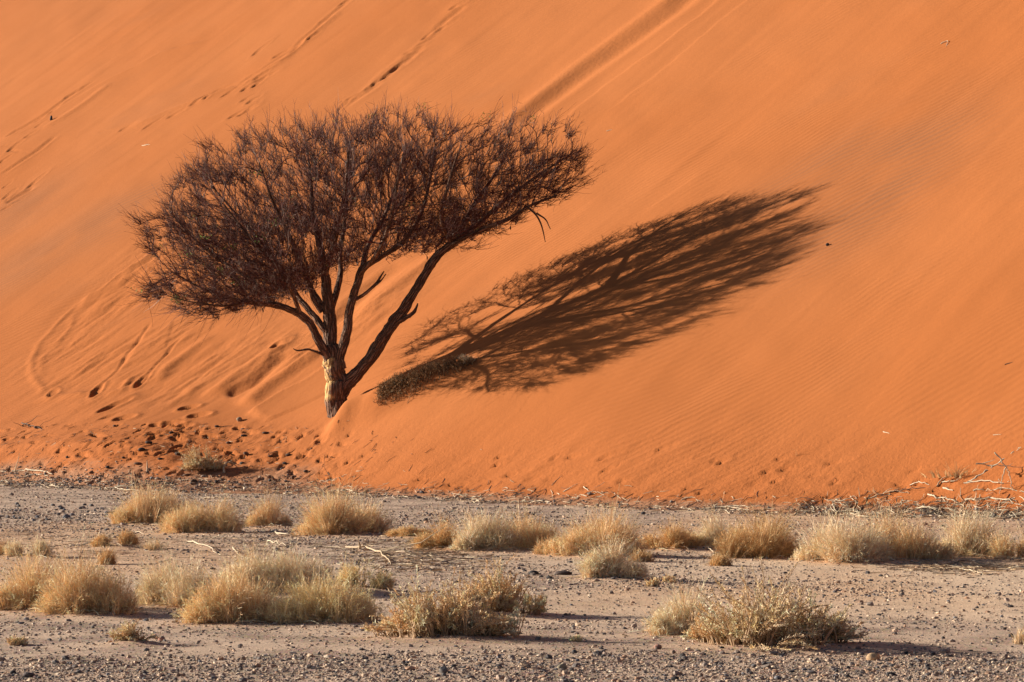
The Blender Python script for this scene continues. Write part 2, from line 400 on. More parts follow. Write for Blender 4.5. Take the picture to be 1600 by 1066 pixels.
# bark
M_BARK, nt, b = newmat('dark_fissured_bark', .85, .2)
tc = attr(nt, 'bark', 'Vector')
st = mapping(nt, tc, (17, 17, 3.2))
b1 = noise(nt, st, 1.4, 6, .7, .6); b2 = noise(nt, tc, 30, 4, .7)
vv = N(nt, 'ShaderNodeTexVoronoi', feature='DISTANCE_TO_EDGE'); vv.inputs['Scale'].default_value = 1.1; L(nt, st, vv.inputs['Vector'])
crk = ramp(nt, vv.outputs['Distance'], 0, .22)
c = mix(nt, ramp(nt, b1, .35, .68), (.16, .070, .040), (.34, .19, .12))
c = mix(nt, mth(nt, 'MULTIPLY', ramp(nt, b2, .52, .68), .55), c, (.48, .37, .28))
c = mix(nt, mth(nt, 'MULTIPLY', mth(nt, 'SUBTRACT', 1.0, crk), .65), c, (.035, .02, .013))
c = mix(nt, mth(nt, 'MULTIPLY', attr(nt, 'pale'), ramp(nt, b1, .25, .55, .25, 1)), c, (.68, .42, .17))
L(nt, c, b.inputs['Base Color'])
hh = mth(nt, 'ADD', mth(nt, 'MULTIPLY', crk, .03), mth(nt, 'MULTIPLY', b1, .03))
bp = N(nt, 'ShaderNodeBump'); bp.inputs['Strength'].default_value = 1; bp.inputs['Distance'].default_value = 1
L(nt, hh, bp.inputs['Height']); L(nt, bp.outputs[0], b.inputs['Normal'])

# ------------------------------------------------------------------ plants: list first so mounds exist before the ground
# (X, Y of base in the photo, width, height in photo px, style, label)
PL = [
 (237, 822, 112, 62, 'straw', 'golden dry grass clump at the left end of the far row, touching a lower clump'),
 (315, 836, 108, 56, 'straw', 'low wide dry grass clump just right of the leftmost clump of the far row'),
 (419, 826, 56, 54, 'straw', 'small narrow dry grass clump standing alone between two wide ones in the far row'),
 (536, 838, 124, 66, 'straw', 'wide flat-topped dry grass clump standing below and right of the acacia trunk'),
 (690, 862, 74, 40, 'brown', 'low brown dry clump at the left end of the row right of centre'),
 (757, 864, 92, 62, 'pale', 'pale dry clump between the low brown one and its taller neighbour in the far row'),
 (826, 864, 88, 64, 'straw', 'dry grass clump left of the widest clump in the middle of the far row'),
 (932, 870, 136, 68, 'straw', 'wide dry grass clump behind the small lone pale tuft in the middle'),
 (1048, 862, 82, 60, 'brown', 'round brownish dry clump standing alone right of the middle of the far row'),
 (1122, 862, 70, 54, 'pale', 'pale grass clump leaning against the left side of a round brown clump'),
 (1182, 875, 116, 74, 'brown', 'round brown dry clump with a dark right side, in front of a pale one'),
 (1318, 882, 130, 72, 'pale', 'pale spreading grass clump at the left end of the right-hand group'),
 (1412, 880, 128, 86, 'straw', 'tallest darkest clump in the middle of the right-hand group in the far row'),
 (1518, 876, 108, 84, 'pale', 'tall feathery pale clump between the dark clump and the right edge'),
 (1588, 880, 64, 62, 'straw', 'grass clump cut by the right edge of the picture in the far row'),
 (958, 908, 84, 54, 'pale', 'small lone pale tuft standing in front of the wide middle clump'),
 (182, 857, 56, 30, 'brown', 'small low brown tuft on the gravel left of the far row'),
 (242, 860, 36, 20, 'sparse', 'tiny sparse tuft just right of the small low brown tuft'),
 (43, 873, 58, 36, 'pale', 'small pale tuft near the left edge behind the big left clumps'),
 (6, 868, 34, 26, 'brown', 'small brown tuft cut by the left edge'),
 (167, 882, 30, 28, 'brown', 'little upright brown tuft behind the tallest left foreground clump'),
 (8, 948, 70, 66, 'pale', 'pale grass clump cut by the left edge in the nearer row'),
 (55, 956, 112, 82, 'straw', 'bushy straw clump left of the tallest left foreground clump'),
 (140, 963, 128, 94, 'straw', 'tall rounded straw clump casting a shadow on bare sand at its right'),
 (277, 952, 120, 84, 'pale', 'whitish spreading clump at the left end of the big foreground thicket'),
 (430, 930, 150, 74, 'pale', 'feathery clump at the back of the big foreground thicket'),
 (372, 975, 138, 84, 'straw', 'golden clump at the front left of the big foreground thicket'),
 (512, 976, 150, 100, 'green', 'tall pale clump with a greenish tinge at the right of the foreground thicket'),
 (572, 925, 70, 58, 'green', 'olive tinged clump peeping out behind the right end of the thicket'),
 (692, 1000, 196, 82, 'shrub', 'wide curly straw-coloured bush in the front centre with a dark shaded right half'),
 (782, 964, 128, 76, 'shrub', 'olive straw bush behind the right half of the front centre bush'),
 (203, 1008, 64, 32, 'shrub', 'small cushion-like bush alone on bare gravel in the left foreground'),
 (1078, 996, 104, 58, 'pale', 'low pale clump leaning on the left side of the big right foreground bush'),
 (1208, 1014, 236, 98, 'shrub', 'largest bush in the right foreground with a long dark shadow on the gravel'),
 (1598, 1006, 30, 28, 'sparse', 'little pale tuft cut by the right edge in the foreground'),
 (30, 1008, 30, 11, 'shrub', 'tiny flat dry sprig on bare gravel at the far left foreground'),
 (318, 734, 62, 44, 'shrub', 'lone yellowish bush in the trampled orange sand below the tree'),
 (1490, 742, 82, 42, 'wispy', 'tuft with tall thin wisps on the orange sand beside the driftwood'),
 (1022, 916, 22, 12, 'shrub', 'tiny dry cushion right of the lone pale tuft, left one of a pair'),
 (1047, 911, 24, 12, 'shrub', 'tiny dry cushion right of the lone pale tuft, right one of a pair'),
 (1125, 884, 38, 15, 'brown', 'flat brown tuft in front of the round brown clump with a dark right side'),
 (850, 868, 30, 18, 'straw', 'low little tuft in the gap left of the widest middle clump'),
 (1002, 878, 36, 16, 'brown', 'low brown tuft at the right foot of the widest middle clump'),
 (1244, 864, 30, 18, 'dark', 'small dark tuft at the right foot of the round brown clump'),
 (640, 842, 60, 12, 'brown', 'flattened brown grass lying right of the wide flat-topped clump'),
 (728, 574, 26, 12, 'sparse', 'thin pale seedling at the upper end of the creeping shrub on the slope'),
 (1018, 1005, 0, 0, None, ''),
 (902, 1003, 14, 9, 'shrub', 'tiny yellow sprig on the gravel between the two big foreground bushes'),
 (1243, 712, 18, 26, 'wispy', 'single thin dry stalk standing on the orange slope above the far row'),
]
PL = [p for p in PL if p[4]]
for (X, Y, w, h, s, lab) in PL:
    p = hit_base(X, Y)
    if dune_base(*p) < .0 and w > 50:
        sandy = 1.0 if (Y < 890) else .5
        wm = w / ppm(p[1])
        MOUND.append((p[0] + wm * .05, p[1] + wm * .12, wm * .62, .035 if Y < 890 else .04, sandy))

# ------------------------------------------------------------------ ground and dune sheets
def axis(lo, hi, step, flo, fhi, ratio=1.25):
    mid = np.arange(lo, hi, step); out = [];  s = step; v = hi
    while v < fhi: out.append(v); s *= ratio; v += s
    out.append(fhi); neg = []; s = step; v = lo - step
    while v > flo: neg.append(v); s *= ratio; v -= s
    neg.append(flo)
    return np.concatenate([neg[::-1], mid, out])
def grid(xs, ys):
    gx, gy = np.meshgrid(xs, ys); n, m = gx.shape
    idx = np.arange(n * m).reshape(n, m)
    Q = np.stack([idx[:-1, :-1], idx[:-1, 1:], idx[1:, 1:], idx[1:, :-1]], -1).reshape(-1, 4)
    return gx.ravel(), gy.ravel(), Q
gx, gy, Q = grid(axis(-13, 11, .05, -1500, 1500), axis(22.5, 78, .07, -1500, 1500))
gz = ground_full(gx, gy)
sand = np.zeros(gx.shape)
for (mx, my, r, mh, s) in MOUND:
    sand = np.maximum(sand, s * np.exp(-((gx - mx) ** 2 / (r * r * 1.5) + ((gy - my + .1) * .8) ** 2 / (r * r))))
dh = dune_base(gx, gy)
sand = np.maximum(sand * .8, .55 * sstep(-.075, -.03, dh))
patch = sstep(.15, .8, fbm(gx * .28, gy * .10, 3, 41)) * sstep(30, 36, gy)
sand = np.clip(np.maximum(sand, patch * .5), 0, 1)
obj('ground', mk_mesh('ground', np.stack([gx, gy, gz], 1), Q, attrs={'sand': sand, 'pale': .85 * sstep(29.3, 31.5, gy) * sstep(50, 42, gy) * sstep(-.45, .35, fbm(gx * .25 + 3, gy * .16, 3, 44)) * (.45 + .55 * sstep(-1, 4, gx))}), M_GRAV); g = bpy.data.objects['ground']; g['kind'] = 'structure'
gx, gy, Q = grid(axis(-17.5, 11, .042, -260, 260), axis(50, 120, .055, -200, 420))
dz, sm, tr, low = dune_full(gx, gy)
keep = dz > -.13
qm = keep[Q].any(1); Q = Q[qm]
used = np.unique(Q); remap = np.full(len(gx), -1); remap[used] = np.arange(len(used))
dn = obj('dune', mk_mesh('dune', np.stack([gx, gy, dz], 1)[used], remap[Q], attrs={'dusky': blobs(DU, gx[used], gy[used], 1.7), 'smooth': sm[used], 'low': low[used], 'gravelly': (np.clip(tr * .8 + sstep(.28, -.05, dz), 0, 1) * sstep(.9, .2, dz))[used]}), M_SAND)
dn['kind'] = 'structure'

# ------------------------------------------------------------------ tree
_p = hit_base(528, 641, Hs); TB = Vector((_p[0], _p[1], float(Hs(_p[0], _p[1])[0]))); TY = TB.y
def tp(X, Y, off=0.0):                 # photo point at the tree's depth (+off metres), relative to the tree base
    d = ray(X, Y); t = TY + off
    return np.array([d[0] * t - TB.x, t - TY, CAM_H + d[2] * t - TB.z])
tree = thing('acacia_tree', 'bare flat-topped acacia tree with dark reddish twigs, standing at the foot of the orange dune', 'tree', TB)
PXM = 1 / ppm(TY)
def limb_mesh(name, pts, r, sides=14, bump=.12, pale=None, seed=0, n=None):
    pts = np.array(pts); r = np.array(r, float)
    n = n or len(pts) * 10
    P = catmull(pts, n); rr = np.interp(np.linspace(0, len(r) - 1, n), np.arange(len(r)), r)
    if bump and n > 12:                 # knobbly line
        s = np.arange(n)
        P[2:-2] += .14 * rr[2:-2, None] * np.stack([vnoise(s[2:-2] * .17, s[2:-2] * 0. + k, seed + k) for k in range(3)], 1)
    V, Qd, _ = tubes(P[None], rr[None], sides)
    Vr = V.reshape(n, sides, 3); ctr = P[:, None]; d = Vr - ctr
    a = np.arange(sides)[None, :] * (8.0 / sides); k = np.arange(n)[:, None] * .22
    disp = 1 + bump * 1.3 * vnoise(np.abs(a - 4) * 1.6 + 0 * k, k + 0 * a, seed + 9) + bump * .7 * vnoise(np.abs(a - 4) * 4 + 0 * k, k * 2.7 + 0 * a, seed + 10)
    Vr = ctr + d * disp[..., None]
    V = Vr.reshape(-1, 3)
    V = np.vstack([V, P[-1] + (P[-1] - P[-2]) * .3]); last = np.arange((n - 1) * sides, n * sides)
    T = np.stack([last, np.roll(last, -1), np.full(sides, len(V) - 1)], 1)
    pl = np.zeros(len(V)) if pale is None else pale(V)
    sl_ = np.concatenate([[0], np.cumsum(np.linalg.norm(np.diff(P, axis=0), axis=1))]); an = np.arange(sides) * 2 * math.pi / sides
    bc = np.stack([np.cos(an)[None] * rr.max() * .8 + 0 * sl_[:, None], np.sin(an)[None] * rr.max() * .8 + 0 * sl_[:, None], sl_[:, None] + 0 * an[None] + seed], 2).reshape(-1, 3); bc = np.vstack([bc, bc[-1]])
    return mk_mesh(name, V, Qd, T, True, attrs={'pale': pl, 'bark': bc})
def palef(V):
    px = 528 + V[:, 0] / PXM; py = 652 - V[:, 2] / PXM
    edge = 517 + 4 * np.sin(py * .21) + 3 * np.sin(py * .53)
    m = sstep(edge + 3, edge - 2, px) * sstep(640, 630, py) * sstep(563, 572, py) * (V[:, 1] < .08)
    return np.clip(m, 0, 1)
q = PXM / 1.0
tk = obj('trunk', limb_mesh('trunk', [tp(529, 668), tp(528, 652), tp(527, 620), tp(526, 595), tp(523, 572), tp(519, 556), tp(516, 540)],
    [21 * q, 18.5 * q, 17 * q, 17.5 * q, 17 * q, 15 * q, 11 * q], 28, .11, palef, 3, 60), M_BARK, tree)
seeds = []                              # limb skeleton nodes carried into the crown
def limb(pts, w, seed, name='limb', grow=True, sides=12):
    P = [tp(*p) for p in pts]
    o = obj(name, limb_mesh(name, P, [x * q * .44 for x in w], sides, .12, None, seed), M_BARK, tree)
    if grow:
        C = catmull(np.array(P), len(P) * 6); seeds.append(C[int(len(C) * grow):] if isinstance(grow, float) else C[len(C) // 3:])
    return o
# right limb, long and clean
limb([(533, 612, .0), (552, 592, -.05), (575, 565, -.1), (597, 528, -.2), (622, 494, -.25), (645, 460, -.3), (665, 425, -.3), (688, 396, -.3), (715, 375, -.3), (752, 345, -.2), (795, 308, 0), (840, 275, .2), (880, 248, .3)],
     [30, 24, 22, 22, 21, 17, 16, 15, 14, 9, 7, 5, 3], 21, grow=.62)
limb([(700, 386, -.3), (745, 362, -.8), (790, 345, -1.1), (828, 322, -1.1), (870, 305, -1.1)], [9, 8, 7, 5, 3], 22, grow=.25)
limb([(712, 377, -.3), (735, 330, .7), (765, 285, 1.4), (790, 245, 1.8)], [11, 8, 6, 3], 23)
limb([(705, 380, -.3), (690, 340, -.9), (700, 290, -1.4), (715, 240, -1.6)], [9, 7, 5, 3], 24)
# central column
limb([(519, 575, .0), (516, 540, .05), (514, 500, .1), (511, 460, .15), (506, 425, .2), (500, 385, .3), (490, 335, .5), (485, 280, .7), (480, 230, .8)],
     [28, 25, 23, 20, 17, 12, 9, 6, 3], 25, grow=.5)
limb([(514, 500, .1), (523, 465, .5), (531, 430, .9), (533, 390, 1.3), (540, 330, 1.8), (545, 270, 2.1), (548, 220, 2.2)], [13, 12, 10, 8, 7, 5, 3], 26, grow=.42)
limb([(508, 430, .2), (520, 390, -.4), (530, 345, -1.0), (540, 290, -1.5), (545, 235, -1.7)], [11, 9, 7, 5, 3], 27)
# centre-right limb
limb([(523, 590, -.05), (532, 555, -.1), (541, 520, -.15), (547, 485, -.2), (556, 450, -.25), (567, 420, -.3), (595, 402, -.4), (630, 378, -.4), (655, 340, -.3), (670, 290, -.1), (680, 235, 0)],
     [26, 20, 17, 16, 15, 13, 10, 8, 7, 5, 3], 28, grow=.5)
limb([(565, 423, -.3), (575, 385, .4), (600, 340, 1.1), (620, 285, 1.7), (635, 225, 1.9)], [10, 8, 7, 5, 3], 29)
limb([(562, 430, -.3), (590, 395, -1.2), (610, 345, -1.8), (620, 290, -2.1), (630, 240, -2.1)], [9, 8, 6, 5, 3], 30)
# left limb, arching low
limb([(520, 585, -.05), (512, 558, -.1), (497, 528, -.2), (482, 502, -.3), (458, 487, -.4), (430, 477, -.5), (398, 474, -.5), (360, 466, -.45), (310, 448, -.3), (270, 425, -.2)],
     [22, 18, 15, 14, 13, 11, 8, 5.5, 3.5, 2], 31, grow=.55)
limb([(430, 477, -.5), (395, 472, -1.1), (350, 478, -1.5), (300, 472, -1.6), (262, 462, -1.5)], [7, 5.5, 4, 2.5, 1.5], 32, grow=.3)
limb([(516, 528, .0), (500, 505, .1), (480, 482, .3), (462, 458, .5), (440, 420, .7), (405, 375, 1.0), (365, 330, 1.2), (330, 290, 1.2)], [13, 12, 10, 9, 7, 6, 4, 3], 33, grow=.4)
limb([(512, 490, .1), (498, 470, .2), (484, 445, .3), (470, 410, .1), (450, 365, -.3), (425, 310, -.6), (405, 255, -.7)], [11, 10, 9, 7, 6, 4, 3], 34, grow=.35)
limb([(470, 492, -.35), (455, 455, -.8), (430, 415, -1.3), (390, 370, -1.6), (350, 320, -1.7)], [8, 7, 6, 5, 3], 35)
limb([(425, 476, -.5), (395, 440, -.2), (350, 410, .1), (300, 370, .2), (265, 330, .2)], [8, 7, 5, 4, 3], 36)
limb([(450, 440, .6), (420, 430, 1.2), (370, 410, 1.8), (320, 390, 2.0)], [7, 6, 4, 3], 37)
# dead stubs
for nm, pts, w, s in (('dead_branch', [(509, 556, -.15), (492, 549, -.2), (480, 546, -.2), (466, 548, -.25), (458, 545, -.25)], [6, 4, 4, 3, 1.5], 41),
                      ('dead_branch', [(608, 515, -.25), (622, 503, -.3), (637, 495, -.35), (648, 486, -.35), (653, 474, -.35)], [12, 10, 8, 6, 2], 42),
                      ('dead_branch', [(556, 468, -.25), (573, 457, -.3), (587, 444, -.3), (594, 433, -.3), (600, 424, -.3)], [7, 6, 5, 4, 2], 43),
                      ('dead_branch', [(586, 446, -.3), (596, 438, -.35), (603, 428, -.4)], [5, 3, 1.5], 44),
                      ('dead_branch', [(503, 488, .1), (490, 468, .1), (482, 445, .1), (476, 430, .1)], [10, 9, 6, 3], 45),
                      ('dead_branch', [(538, 575, -.2), (537, 566, -.25), (534, 560, -.25)], [8, 5, 2], 46)):
    limb(pts, w, s, nm, False, 8)
# drooping branches right
limb([(820, 322, -1.1), (836, 334, -1.2), (846, 352, -1.25), (852, 378, -1.3)], [5, 4, 3, 1.5], 47, 'hanging_branch', .2, 6)
limb([(838, 333, -1.1), (852, 343, -1.1), (860, 358, -1.1)], [4, 2.5, 1.5], 48, 'hanging_branch', .2, 6)

# crown: space colonisation inside an umbrella volume
OUT = np.array([(216, 470), (232, 430), (226, 395), (246, 350), (262, 300), (282, 262), (318, 240), (355, 222), (400, 203), (455, 196), (520, 188), (575, 190),
    (630, 182), (700, 186), (775, 184), (835, 196), (900, 210), (932, 234), (926, 262), (885, 290), (868, 312), (830, 340), (795, 362), (745, 372), (700, 378), (650, 376),
    (600, 384), (560, 392), (525, 405), (490, 425), (455, 455), (420, 482), (370, 496), (300, 498), (255, 492)], float)
def inpoly(P, px, py):
    c = np.zeros(px.shape, bool); j = len(P) - 1
    for i in range(len(P)):
        xi, yi = P[i]; xj, yj = P[j]
        c ^= ((yi > py) != (yj > py)) & (px < (xj - xi) * (py - yi) / (yj - yi + 1e-12) + xi); j = i
    return c
nA = 60000
ax = rng.uniform(200, 940, nA); ay = rng.uniform(170, 505, nA); av = rng.uniform(-1, 1, nA)
sc = np.sqrt(1 - .86 * av ** 2)
px_ = 565 + (ax - 565) / sc; py_ = 430 + (ay - 430) / sc
px_ = px_ + 26 * vnoise(ax * .03, ay * .03 + av * 2, 63) + 12 * vnoise(ax * .08, ay * .08 + av * 3, 64); py_ = py_ - 9 + 22 * vnoise(ax * .028 + av * 3, ay * .03, 65)
ok = inpoly(OUT, px_, py_)
# thin the shell of the underside and open some gaps
th_ = np.arctan2(500 - ay, ax - 540); gap2 = vnoise(th_ * 8 + 40, av * 4.5 + 9, 67) + .5 * vnoise(th_ * 19 + 40, av * 9 + 9, 68); ok &= gap2 > -.30
gap = vnoise(ax * .022 + av * 1.5, ay * .026, 61) + .5 * vnoise(ax * .05, ay * .05 + av * 2, 62)
ok &= gap > -.45
ax, ay, av = ax[ok], ay[ok], av[ok]
NA = 10500
ax, ay, av = ax[:NA * 2], ay[:NA * 2], av[:NA * 2]
off = av * (2.75 - .45 * np.clip((430 - ay) / 240, 0, 1)) - .1
A = np.stack([tp(a, b_, o) for a, b_, o in zip(ax, ay, off)]).astype(np.float32)
tq = (.42 * A[:, 1] + .13 * A[:, 0])      # loose sprays, their gaps shaped along the sun direction to streak the cast shadow
spray = vnoise(tq / .10 + 50, A[:, 2] * .45 + A[:, 0] * .22 + 50, 69) + .45 * vnoise(tq / .045 + 50, A[:, 2] * .8 + A[:, 0] * .4 + 50, 70)
A = A[spray > -.12][:8200]
P0 = np.concatenate(seeds).astype(np.float32)
nodes = [p for p in P0]; par = []
k = 0
for s in seeds:
    par += [-1] + list(range(k, k + len(s) - 1)); k += len(s)
nseed = len(nodes)
def near(A, B):
    best = np.full(len(A), 1e9, np.float32); bi = np.zeros(len(A), int)
    for s in range(0, len(B), 800):
        D = ((A ** 2).sum(1)[:, None] + (B[s:s+800] ** 2).sum(1)[None] - 2 * A @ B[s:s+800].T)
        i = D.argmin(1); d = D[np.arange(len(A)), i]; m = d < best
        best[m] = d[m]; bi[m] = i[m] + s
    return np.sqrt(np.maximum(best, 0)), bi
NP_ = np.array(nodes, np.float32); nd, ni = near(A, NP_)
alive = np.ones(len(A), bool); pos = NP_; parent = np.array(par); kids = np.zeros(nseed, int)
STEP = .105; CEN = tp(545, 545, 0)
for it in range(90):
    m = alive & (nd < 1.5)
    if not m.any(): break
    acc = np.zeros((len(pos), 3), np.float32); cnt = np.zeros(len(pos), int)
    np.add.at(acc, ni[m], nrm(A[m] - pos[ni[m]])); np.add.at(cnt, ni[m], 1)
    g = np.nonzero((cnt > 0) & (kids < 3))[0]
    if len(g) == 0: break
    outw = nrm(pos[g] - CEN) + np.array([0, 0, .15])
    d = nrm(nrm(acc[g]) + .75 * outw + rng.normal(0, .18, (len(g), 3)))
    new = (pos[g] + d * STEP).astype(np.float32)
    kids[g] += 1
    base = len(pos); pos = np.vstack([pos, new]); parent = np.concatenate([parent, g]); kids = np.concatenate([kids, np.zeros(len(g), int)])
    n_d, n_i = near(A, new); u = n_d < nd
    nd[u] = n_d[u]; ni[u] = n_i[u] + base
    alive &= nd > .13
    if len(pos) > 26000: break
print('crown nodes', len(pos), 'alive', alive.sum(), 'iters', it)
npos = len(pos)
rad = np.zeros(npos)
acc = np.zeros(npos); tipr = .0042
for i in range(npos - 1, nseed - 1, -1):
    r = acc[i] ** (1 / 2.4) if acc[i] > 0 else tipr
    rad[i] = r; acc[parent[i]] += r ** 2.4
rad = np.clip(rad, .0042, .04)
# edges as short tubes whose rings meet
e = np.arange(nseed, npos); pe = parent[e]
dirs = np.zeros((npos, 3)); dirs[e] = nrm(pos[e] - pos[pe])
P = np.stack([pos[pe], pos[e]], 1).astype(float)
rp_ = np.where(pe < nseed, rad[e], np.minimum(rad[pe], rad[e] * 1.25)); rr = np.stack([rp_, rad[e]], 1)
P[:, 0] -= dirs[e] * (rp_[:, None] * .5)
def twigcol(n):
    base = np.array([.100, .028, .020]); c = base * rng.uniform(.35, 1.8, (n, 1)) * (1 + rng.normal(0, .08, (n, 3)))
    lt = rng.random(n) < .10; c[lt] = np.array([.34, .24, .19]) * rng.uniform(.6, 1.2, (lt.sum(), 1)); return np.clip(c, .004, 1)
parts = [tubes(P, rr, 4, twigcol(len(e)))]
Vc, Qc, Cc = join(parts)
obj('branches', mk_mesh('branches', Vc, Qc, None, True, Cc), M_TWIG, tree)
# fine twigs
def twigs(idx, per, l0, l1, up, r0, jit):
    b = np.repeat(idx, per); n = len(b)
    t = rng.random((n, 1)); st = pos[b] * t + pos[np.maximum(parent[b], 0)] * (1 - t)
    outw = nrm(pos[b] - CEN) * np.array([1, 1, .8]) + np.array([0, 0, up * .5])
    d = nrm(.6 * dirs[b] + 1.05 * outw + rng.normal(0, jit, (n, 3)))
    Lh = rng.uniform(l0, l1, n) * (0.6 + .8 * rng.random(n))
    K = 5; Pt = np.empty((n, K, 3)); Pt[:, 0] = st
    for k in range(1, K):
        d = nrm(d + rng.normal(0, .13, (n, 3)) + np.array([0, 0, .04]))
        Pt[:, k] = Pt[:, k-1] + d * (Lh / (K - 1))[:, None]
    r = r0 * np.linspace(1, .35, K)[None] * rng.uniform(.75, 1.25, (n, 1))
    return Pt, r
small = np.nonzero((rad < .016) & (np.arange(npos) >= nseed))[0]
Pa, ra = twigs(small, 2, .10, .28, .30, .0038, .24)
low_ = small[pos[small][:, 2] < (tp(500, 420, 0)[2])]
tips = small[kids[small] == 0]
Pb, rb = twigs(tips, 3, .22, .55, .42, .0042, .17)
Pd, rd = twigs(low_[rng.random(len(low_)) < .6], 1, .25, .75, -1.6, .0038, .4)
# second order spurs from the long twigs
src = np.concatenate([Pa, Pb]); n = len(src); pick = rng.integers(0, n, int(n * .9)); kk = rng.integers(1, 4, len(pick))
st = src[pick, kk]; dd = nrm(src[pick, kk + 1] - src[pick, kk - 1]); d = nrm(dd + rng.normal(0, .55, (len(pick), 3)))
Ps = np.stack([st, st + d * rng.uniform(.03, .09, (len(pick), 1)), st + d * rng.uniform(.10, .18, (len(pick), 1)) + rng.normal(0, .02, (len(pick), 3))], 1)
rs = np.tile(np.array([.0032, .0026, .0015]), (len(pick), 1))
parts = [tubes(a, r, 3, twigcol(len(a))) for a, r in ((Pa, ra), (Pb, rb), (Pd, rd), (Ps, rs))]
Vc, Qc, Cc = join(parts)
print('twigs', len(Pa) + len(Pb) + len(Pd) + len(Ps), 'quads', len(Qc))
obj('twigs', mk_mesh('twigs', Vc, Qc, None, False, Cc), M_TWIG, tree)
# hanging pods
pods = tips[rng.random(len(tips)) < .035]; pods = pods[pos[pods][:, 2] < tp(500, 340, 0)[2]]
Pp = np.array([[0, 0, 0], [.01, 0, -.03], [.015, .01, -.06], [.01, .01, -.09]])[None]
v, qd, cc = tubes(Pp, np.array([[.004, .014, .014, .004]]), 5, np.array([[.06, .03, .02]]))
pod_me = mk_mesh('seed_pod', v, qd, None, True, cc)
for i_, k_ in enumerate(pods[:60]):
    o = bpy.data.objects.new('seed_pod', pod_me); COL.objects.link(o); o.parent = tree; o.location = pos[k_]; o.rotation_euler = (0, 0, i_ * 1.7)
    if i_ == 0: pod_me.materials.append(M_TWIG)
# sparse green sprigs
def leaves(center, n, spread, base=(.17, .23, .05)):
    c = center + rng.normal(0, spread, (n, 3)) * np.array([1, 1, .6]); a = nrm(rng.normal(0, 1, (n, 3)) + np.array([0, 0, .5]))
    P = c[:, None, :] + a[:, None, :] * np.array([0, .02, .045])[None, :, None]
    return ribbons(P, np.tile([.004, .011, .003], (n, 1)), nrm(rng.normal(0, 1, (n, 3))), np.array(base) * rng.uniform(.6, 1.5, (n, 1)))
LP = [(275, 467, -1.2, 60), (345, 422, -1.4, 26), (662, 168, .0, 20), (215, 455, -.4, 16), (370, 440, -1.3, 20), (400, 272, -1.5, 16), (430, 350, -1.8, 24), (320, 370, -1.6, 22),
      (290, 400, -1.3, 20), (580, 182, .0, 14), (760, 182, .2, 18), (830, 186, .2, 14), (405, 372, -1.9, 22), (300, 340, -1., 14), (362, 385, -1.5, 20), (640, 330, -1.7, 12), (250, 385, -.6, 12)]
parts = [leaves(tp(a, b_, o), n, .07) for a, b_, o, n in LP]
lo = tips[rng.random(len(tips)) < .06]
parts += [leaves(pos[i], 3, .03, (.16, .17, .06)) for i in lo]
Vc, Qc, Cc = join(parts); obj('leaves', mk_mesh('leaves', Vc, Qc, None, False, Cc), M_LEAF, tree)

# ------------------------------------------------------------------ grass clumps and bushes
PAL = {'straw': [(.96, .63, .35), (.90, .54, .27), (.97, .71, .44)], 'pale': [(.97, .70, .45), (.93, .61, .36), (.98, .77, .55)],
       'brown': [(.76, .49, .23), (.64, .37, .16), (.84, .61, .32)], 'green': [(.95, .67, .37), (.96, .72, .45), (.86, .59, .28)],
       'sparse': [(.94, .68, .42), (.86, .56, .30), (.96, .77, .55)], 'shrub': [(.96, .68, .39), (.97, .75, .50), (.90, .57, .29)],
       'wispy': [(.88, .64, .33), (.76, .51, .24), (.6, .42, .23)], 'dark': [(.13, .09, .05), (.2, .13, .07), (.1, .07, .04)]}
def pal(style, n):
    p = np.array(PAL[style]); c = p[rng.integers(0, 3, n)] * rng.uniform(.72, 1.2, (n, 1)); return np.clip(c, .01, .9)
def ground_off(P, x0, y0, z0):          # keep points above the terrain
    return P
